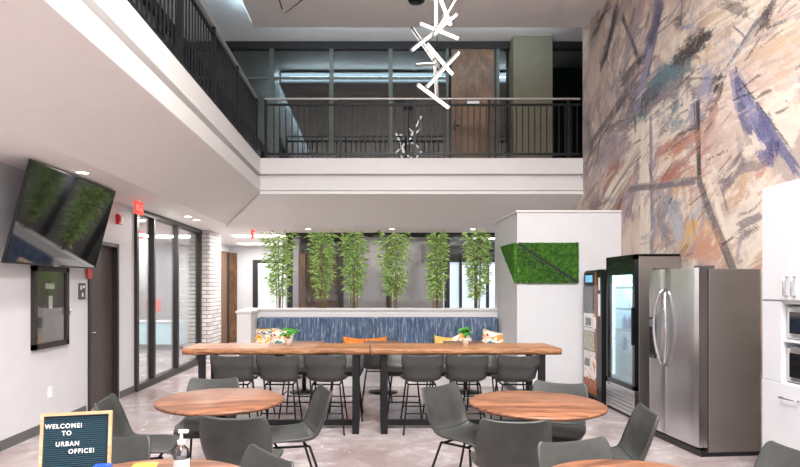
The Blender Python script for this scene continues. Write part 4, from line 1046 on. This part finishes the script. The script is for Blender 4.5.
# rz: 0 = faces away from the camera (+Y)
def face(cx, cy, tx, ty): return math.atan2(ty-cy, tx-cx)-PI/2
chairs = [
 (-1.33, 4.57, R(180+3), 'charcoal chair on the far side of the left round walnut table facing the camera', 'a'),
 (-.60, 4.27, R(108), 'charcoal chair seen from the side at the right of the left round table', 'a'),
 (-.815, 3.66, R(-4), 'charcoal chair seen from behind in front of the left round table', 'a'),
 (-1.60, 3.97, R(-82), 'charcoal chair at the left of the left round table, behind the letter board', 'a'),
 (1.45, 4.39, R(153), 'charcoal chair on the far side of the right round walnut table', 'b'),
 (.73, 4.29, R(-138), 'charcoal chair at the left of the right round table showing its seat', 'b'),
 (.88, 3.58, R(-4), 'charcoal chair seen from behind in front of the right round table', 'b'),
 (1.52, 3.63, R(80), 'charcoal chair seen side-on at the right of the right round table, nearest the refrigerator', 'b'),
 (-1.38, 2.69, R(180-6), 'charcoal chair just behind the letter board at the lower left table', 'c'),
 (-.67, 2.46, R(130), 'charcoal chair back cut off at bottom, right of the sanitizer bottle', 'c'),
 (1.11, 2.61, R(-163), 'charcoal chair back at bottom edge, left behind the lower right table', 'd'),
 (1.83, 2.58, R(107), 'charcoal chair in the bottom right corner before the white cabinet', 'd'),
 (.10, 7.98, R(0), 'charcoal chair at the small booth table between the two bar tables', 'e')]
gname = {'a': 'chairs around the left round table', 'b': 'chairs around the right round table', 'c': 'chairs at the lower left table', 'd': 'chairs at the lower right table', 'e': 'chairs at the booth tables'}
c0 = None
for x, y, rz, lab, g in chairs:
    if c0 is None: c0 = dining_chair('dining_chair', lab, group=gname[g]); c0.location = (x, y, 0); c0.rotation_euler = (0,0,rz)
    else: dup(c0, None, (x, y, 0), rz, lab, gname[g])
s0 = None
ords = ['first', 'second', 'third']
for x, i in zip((-1.49, -.99, -.475), range(3)):
    lab = 'charcoal bar stool on the camera side of the left bar table, %s from left' % ords[i]
    if s0 is None: s0 = dining_chair('bar_stool', lab, .565, .295, .212, 'bar stools in the front row', True); s0.location = (x, 6.24, 0)
    else: dup(s0, None, (x, 6.24, 0), R(random.uniform(-4,4)), lab)
for x, i in zip((.565, 1.06, 1.60), range(3)):
    dup(s0, None, (x, 6.24, 0), R(random.uniform(-5,5)), 'charcoal bar stool on the camera side of the right bar table, %s from left' % ords[i])
for x, i in zip((-1.42, -.86, -.30), range(3)):
    dup(s0, None, (x, 6.86, 0), R(180+random.uniform(-4,4)), 'charcoal bar stool on the booth side of the left bar table, %s from left' % ords[i], 'bar stools in the back row')
for x, i in zip((.42, .88, 1.36), range(3)):
    dup(s0, None, (x, 6.86, 0), R(180+random.uniform(-4,4)), 'charcoal bar stool on the booth side of the right bar table, %s from left' % ords[i], 'bar stools in the back row')

# ------------------------------------------------------------------ live-edge bar tables
def bar_table(x0, x1, label, seed):
    t = thing('bar_table', label, 'table', ((x0+x1)/2, 6.31, 0), 0, 'live-edge bar tables')
    L = (x1-x0)/2; b = mb('acacia'); n = 60; z0, z1 = .862, .93
    def edge(side, u): 
        v = .022*mnoise.noise(Vector((u*2.2+seed, side*5, 0)))+.010*mnoise.noise(Vector((u*9+seed, side*3, 2)))
        return side*(.315+v)
    top, topi, bot = {}, {}, {}
    for sd in (-1, 1):
        for i in range(n+1):
            u = -L+2*L*i/n; e = edge(sd, u); e2 = e-sd*.018+sd*.012*mnoise.noise(Vector((u*5, sd, 7+seed)))
            dz = .006*mnoise.noise(Vector((u*6, sd, seed)))
            top[sd,i] = b.bm.verts.new((u, e2, z1)); topi[sd,i] = b.bm.verts.new((u, e, z1-.022+dz)); bot[sd,i] = b.bm.verts.new((u, e-sd*.022, z0+dz*.5))
    for i in range(n):
        b.use(M['acacia']); b._f([top[-1,i], top[-1,i+1], top[1,i+1], top[1,i]]); b._f([bot[-1,i], bot[1,i], bot[1,i+1], bot[-1,i+1]])
        b.use(M['acacia_edge'])
        for sd in (-1, 1):
            b._f([top[sd,i], topi[sd,i], topi[sd,i+1], top[sd,i+1]], True); b._f([topi[sd,i], bot[sd,i], bot[sd,i+1], topi[sd,i+1]], True)
    b.use(M['acacia'])
    for i in (0, n): b._f([top[-1,i], topi[-1,i], bot[-1,i], bot[1,i], topi[1,i], top[1,i]])
    b.build('tabletop', t)
    for ex in (-L+(.2 if x0 < -1 else .15), L-(.2 if x0 > -1 else .15)):
        for sy in (-1, 1): mb('blackmetal').box(ex-.037, ex+.037, sy*.24-.02, sy*.24+.02, .03, .845, bev=.002).build('leg', t)
        mb('blackmetal').box(ex-.037, ex+.037, -.26, .26, 0, .035).build('foot_bar', t)
        mb('blackmetal').box(ex-.037, ex+.037, -.26, .26, .842, .862).build('top_bar', t)
    mb('blackmetal').box(-L+.19, L-.19, -.025, .025, .035, .10).build('stretcher', t)
    return t
bar_table(-2.02, -.005, 'left live-edge wooden bar table on black metal legs', 1.3)
bar_table(.005, 2.06, 'right live-edge wooden bar table on black metal legs', 8.1)

def pot_plant(X, Y, z, label, seed, big=1):
    rnd = random.Random(seed); t = thing('potted_plant', label, 'plant', (X, Y, z), 0, 'small potted plants on the bar tables')
    mb('pot').lathe([(0,0),(.036,0),(.047,.075),(.050,.08),(.043,.08),(.038,.02),(0,.02)], 24).build('pot', t)
    mb('soil').lathe([(0,.068),(.0425,.068)], 18).build('soil', t)
    st = mb('leaf2'); lf = mb('leaf2')
    for k in range(16):
        a = 2*PI*k/16+rnd.uniform(-.2,.2); rr = rnd.uniform(.03,.11)*big; hh = rnd.uniform(.11,.19)
        p = Vector((math.cos(a)*rr, math.sin(a)*rr*.8, hh)); st.tube([(0,0,.06), (p.x*.4, p.y*.4, hh*.8), p], .002, 5)
        R_ = rnd.uniform(.026,.042); tilt = Vector((math.cos(a)*.6, math.sin(a)*.6, 1)).normalized()
        a1 = tilt.cross(Vector((1,.3,0))).normalized(); a2 = tilt.cross(a1); cv = lf.bm.verts.new(p-tilt*.008)
        ring = [lf.bm.verts.new(p+(a1*math.cos(2*PI*j/12)+a2*math.sin(2*PI*j/12))*R_*(1+.15*math.cos(2*PI*j/12))) for j in range(12)]
        for j in range(12): lf._f([cv, ring[j], ring[(j+1)%12]], True)
    st.build('stem', t); lf.build('foliage', t)
pot_plant(-.925, 6.36, .931, 'small green plant in white pot on the left bar table', 1, 1.15)
pot_plant(1.085, 6.36, .931, 'small green plant in white pot on the right bar table', 4, .75)

# ------------------------------------------------------------------ letter board, bottle, snacks
TZ = .7555
t = thing('letter_board', 'framed teal letter board with white welcome message on lower left table', 'sign', (-1.235, 2.34, TZ), R(13))
tl = Matrix.Rotation(R(-8), 4, 'X'); BW, BH, fwid = .138, .300, .012
f = mb('oak_frame')
f.box(-BW, BW, -.008, .012, 0, fwid, tl); f.box(-BW, BW, -.008, .012, BH-fwid, BH, tl); f.box(-BW, -BW+fwid, -.008, .012, fwid, BH-fwid, tl); f.box(BW-fwid, BW, -.008, .012, fwid, BH-fwid, tl)
f.build('frame', t)
mb('felt').box(-BW+fwid, BW-fwid, -.001, .010, fwid, BH-fwid, tl).build('felt_board', t)
for txt, x, z, al in (('WELCOME!', -BW+fwid+.005, .244, 'LEFT'), ('TO', -.056, .214, 'LEFT'), ('URBAN', -.078, .170, 'LEFT'), ('OFFICE!', -.028, .138, 'LEFT')):
    p = tl @ Vector((x, -.0022, z)); text_mesh(txt, .0255, .0009, M['whiteplastic'], 'lettering', t, p, (PI/2-R(8), 0, 0), al, .0006, .95, 1.22)
mb('oak_frame').box(-.05, .05, .03, .09, 0, .012).hexa([(-.02,.030,.1),(.02,.030,.1),(.02,.085,.0),(-.02,.085,.0),(-.02,.036,.11),(.02,.036,.11),(.02,.09,.012),(-.02,.09,.012)]).build('stand', t)
t = thing('hand_sanitizer', 'clear pump bottle of hand sanitizer with white top on lower left table', 'bottle', (-.815, 2.42, TZ))
mb('bottle').lathe([(0,0),(.030,0),(.034,.006),(.034,.10),(.030,.128),(.016,.142),(.014,.15),(0,.15)], 28).build('bottle_body', t)
mb('paper').lathe([(.0345,.03),(.0345,.09)], 28).build('label_band', t)
mb('whiteplastic').lathe([(0,.148),(.017,.148),(.017,.168),(.007,.17),(.006,.2),(0,.2)], 20).box(-.012, .03, -.009, .009, .198, .212, bev=.003).build('pump', t)
def packet(X, Y, c, rz, label, w=.06, d=.04):
    mm = plain('wrapper', c, .25)
    b = MB().use(mm); n = 8; g = {}
    for s in (0, 1):
        for i in range(n+1):
            for j in range(n+1):
                u, v = -1+2*i/n, -1+2*j/n; hgt = .011*(1-u**4)*(1-v**2)+.002*mnoise.noise(Vector((u*3, v*3, X)))
                g[s,i,j] = b.bm.verts.new((u*w, v*d, .013+(hgt if s else -hgt*.9)))
    for i in range(n):
        for j in range(n):
            b._f([g[1,i,j], g[1,i+1,j], g[1,i+1,j+1], g[1,i,j+1]], True); b._f([g[0,i,j], g[0,i,j+1], g[0,i+1,j+1], g[0,i+1,j]], True)
    for i in range(n):
        b._f([g[0,i,0], g[0,i+1,0], g[1,i+1,0], g[1,i,0]]); b._f([g[0,i,n], g[1,i,n], g[1,i+1,n], g[0,i+1,n]]); b._f([g[0,0,i], g[1,0,i], g[1,0,i+1], g[0,0,i+1]]); b._f([g[0,n,i], g[0,n,i+1], g[1,n,i+1], g[1,n,i]])
    tag(b.build('snack_packet', None, (X, Y, TZ), (0,0,rz)), label, 'packet')
packet(-1.03, 2.56, srgb(230,190,70), R(10), 'yellow snack packet on the lower left round table', .055)
mm = plain('blue_carton_print', srgb(34,78,176), .35)
tag(MB().use(mm).box(-.032, .032, -.02, .02, 0, .128, bev=.003).build('carton', None, (-1.055, 2.21, TZ-.0005), (0,0,R(8))), 'small blue carton standing in front of the letter board', 'box')

# ------------------------------------------------------------------ world and view
wd = bpy.data.worlds.new('world'); S.world = wd; wd.use_nodes = True
nt = wd.node_tree; bg = nt.nodes['Background']; bg.inputs['Color'].default_value = (.86,.93,1,1); bg.inputs['Strength'].default_value = 1.0
S.view_settings.view_transform = 'Standard'; S.view_settings.look = 'None'; S.view_settings.gamma = 1; S.view_settings.use_curve_mapping = False
S.view_settings.exposure = 0.5
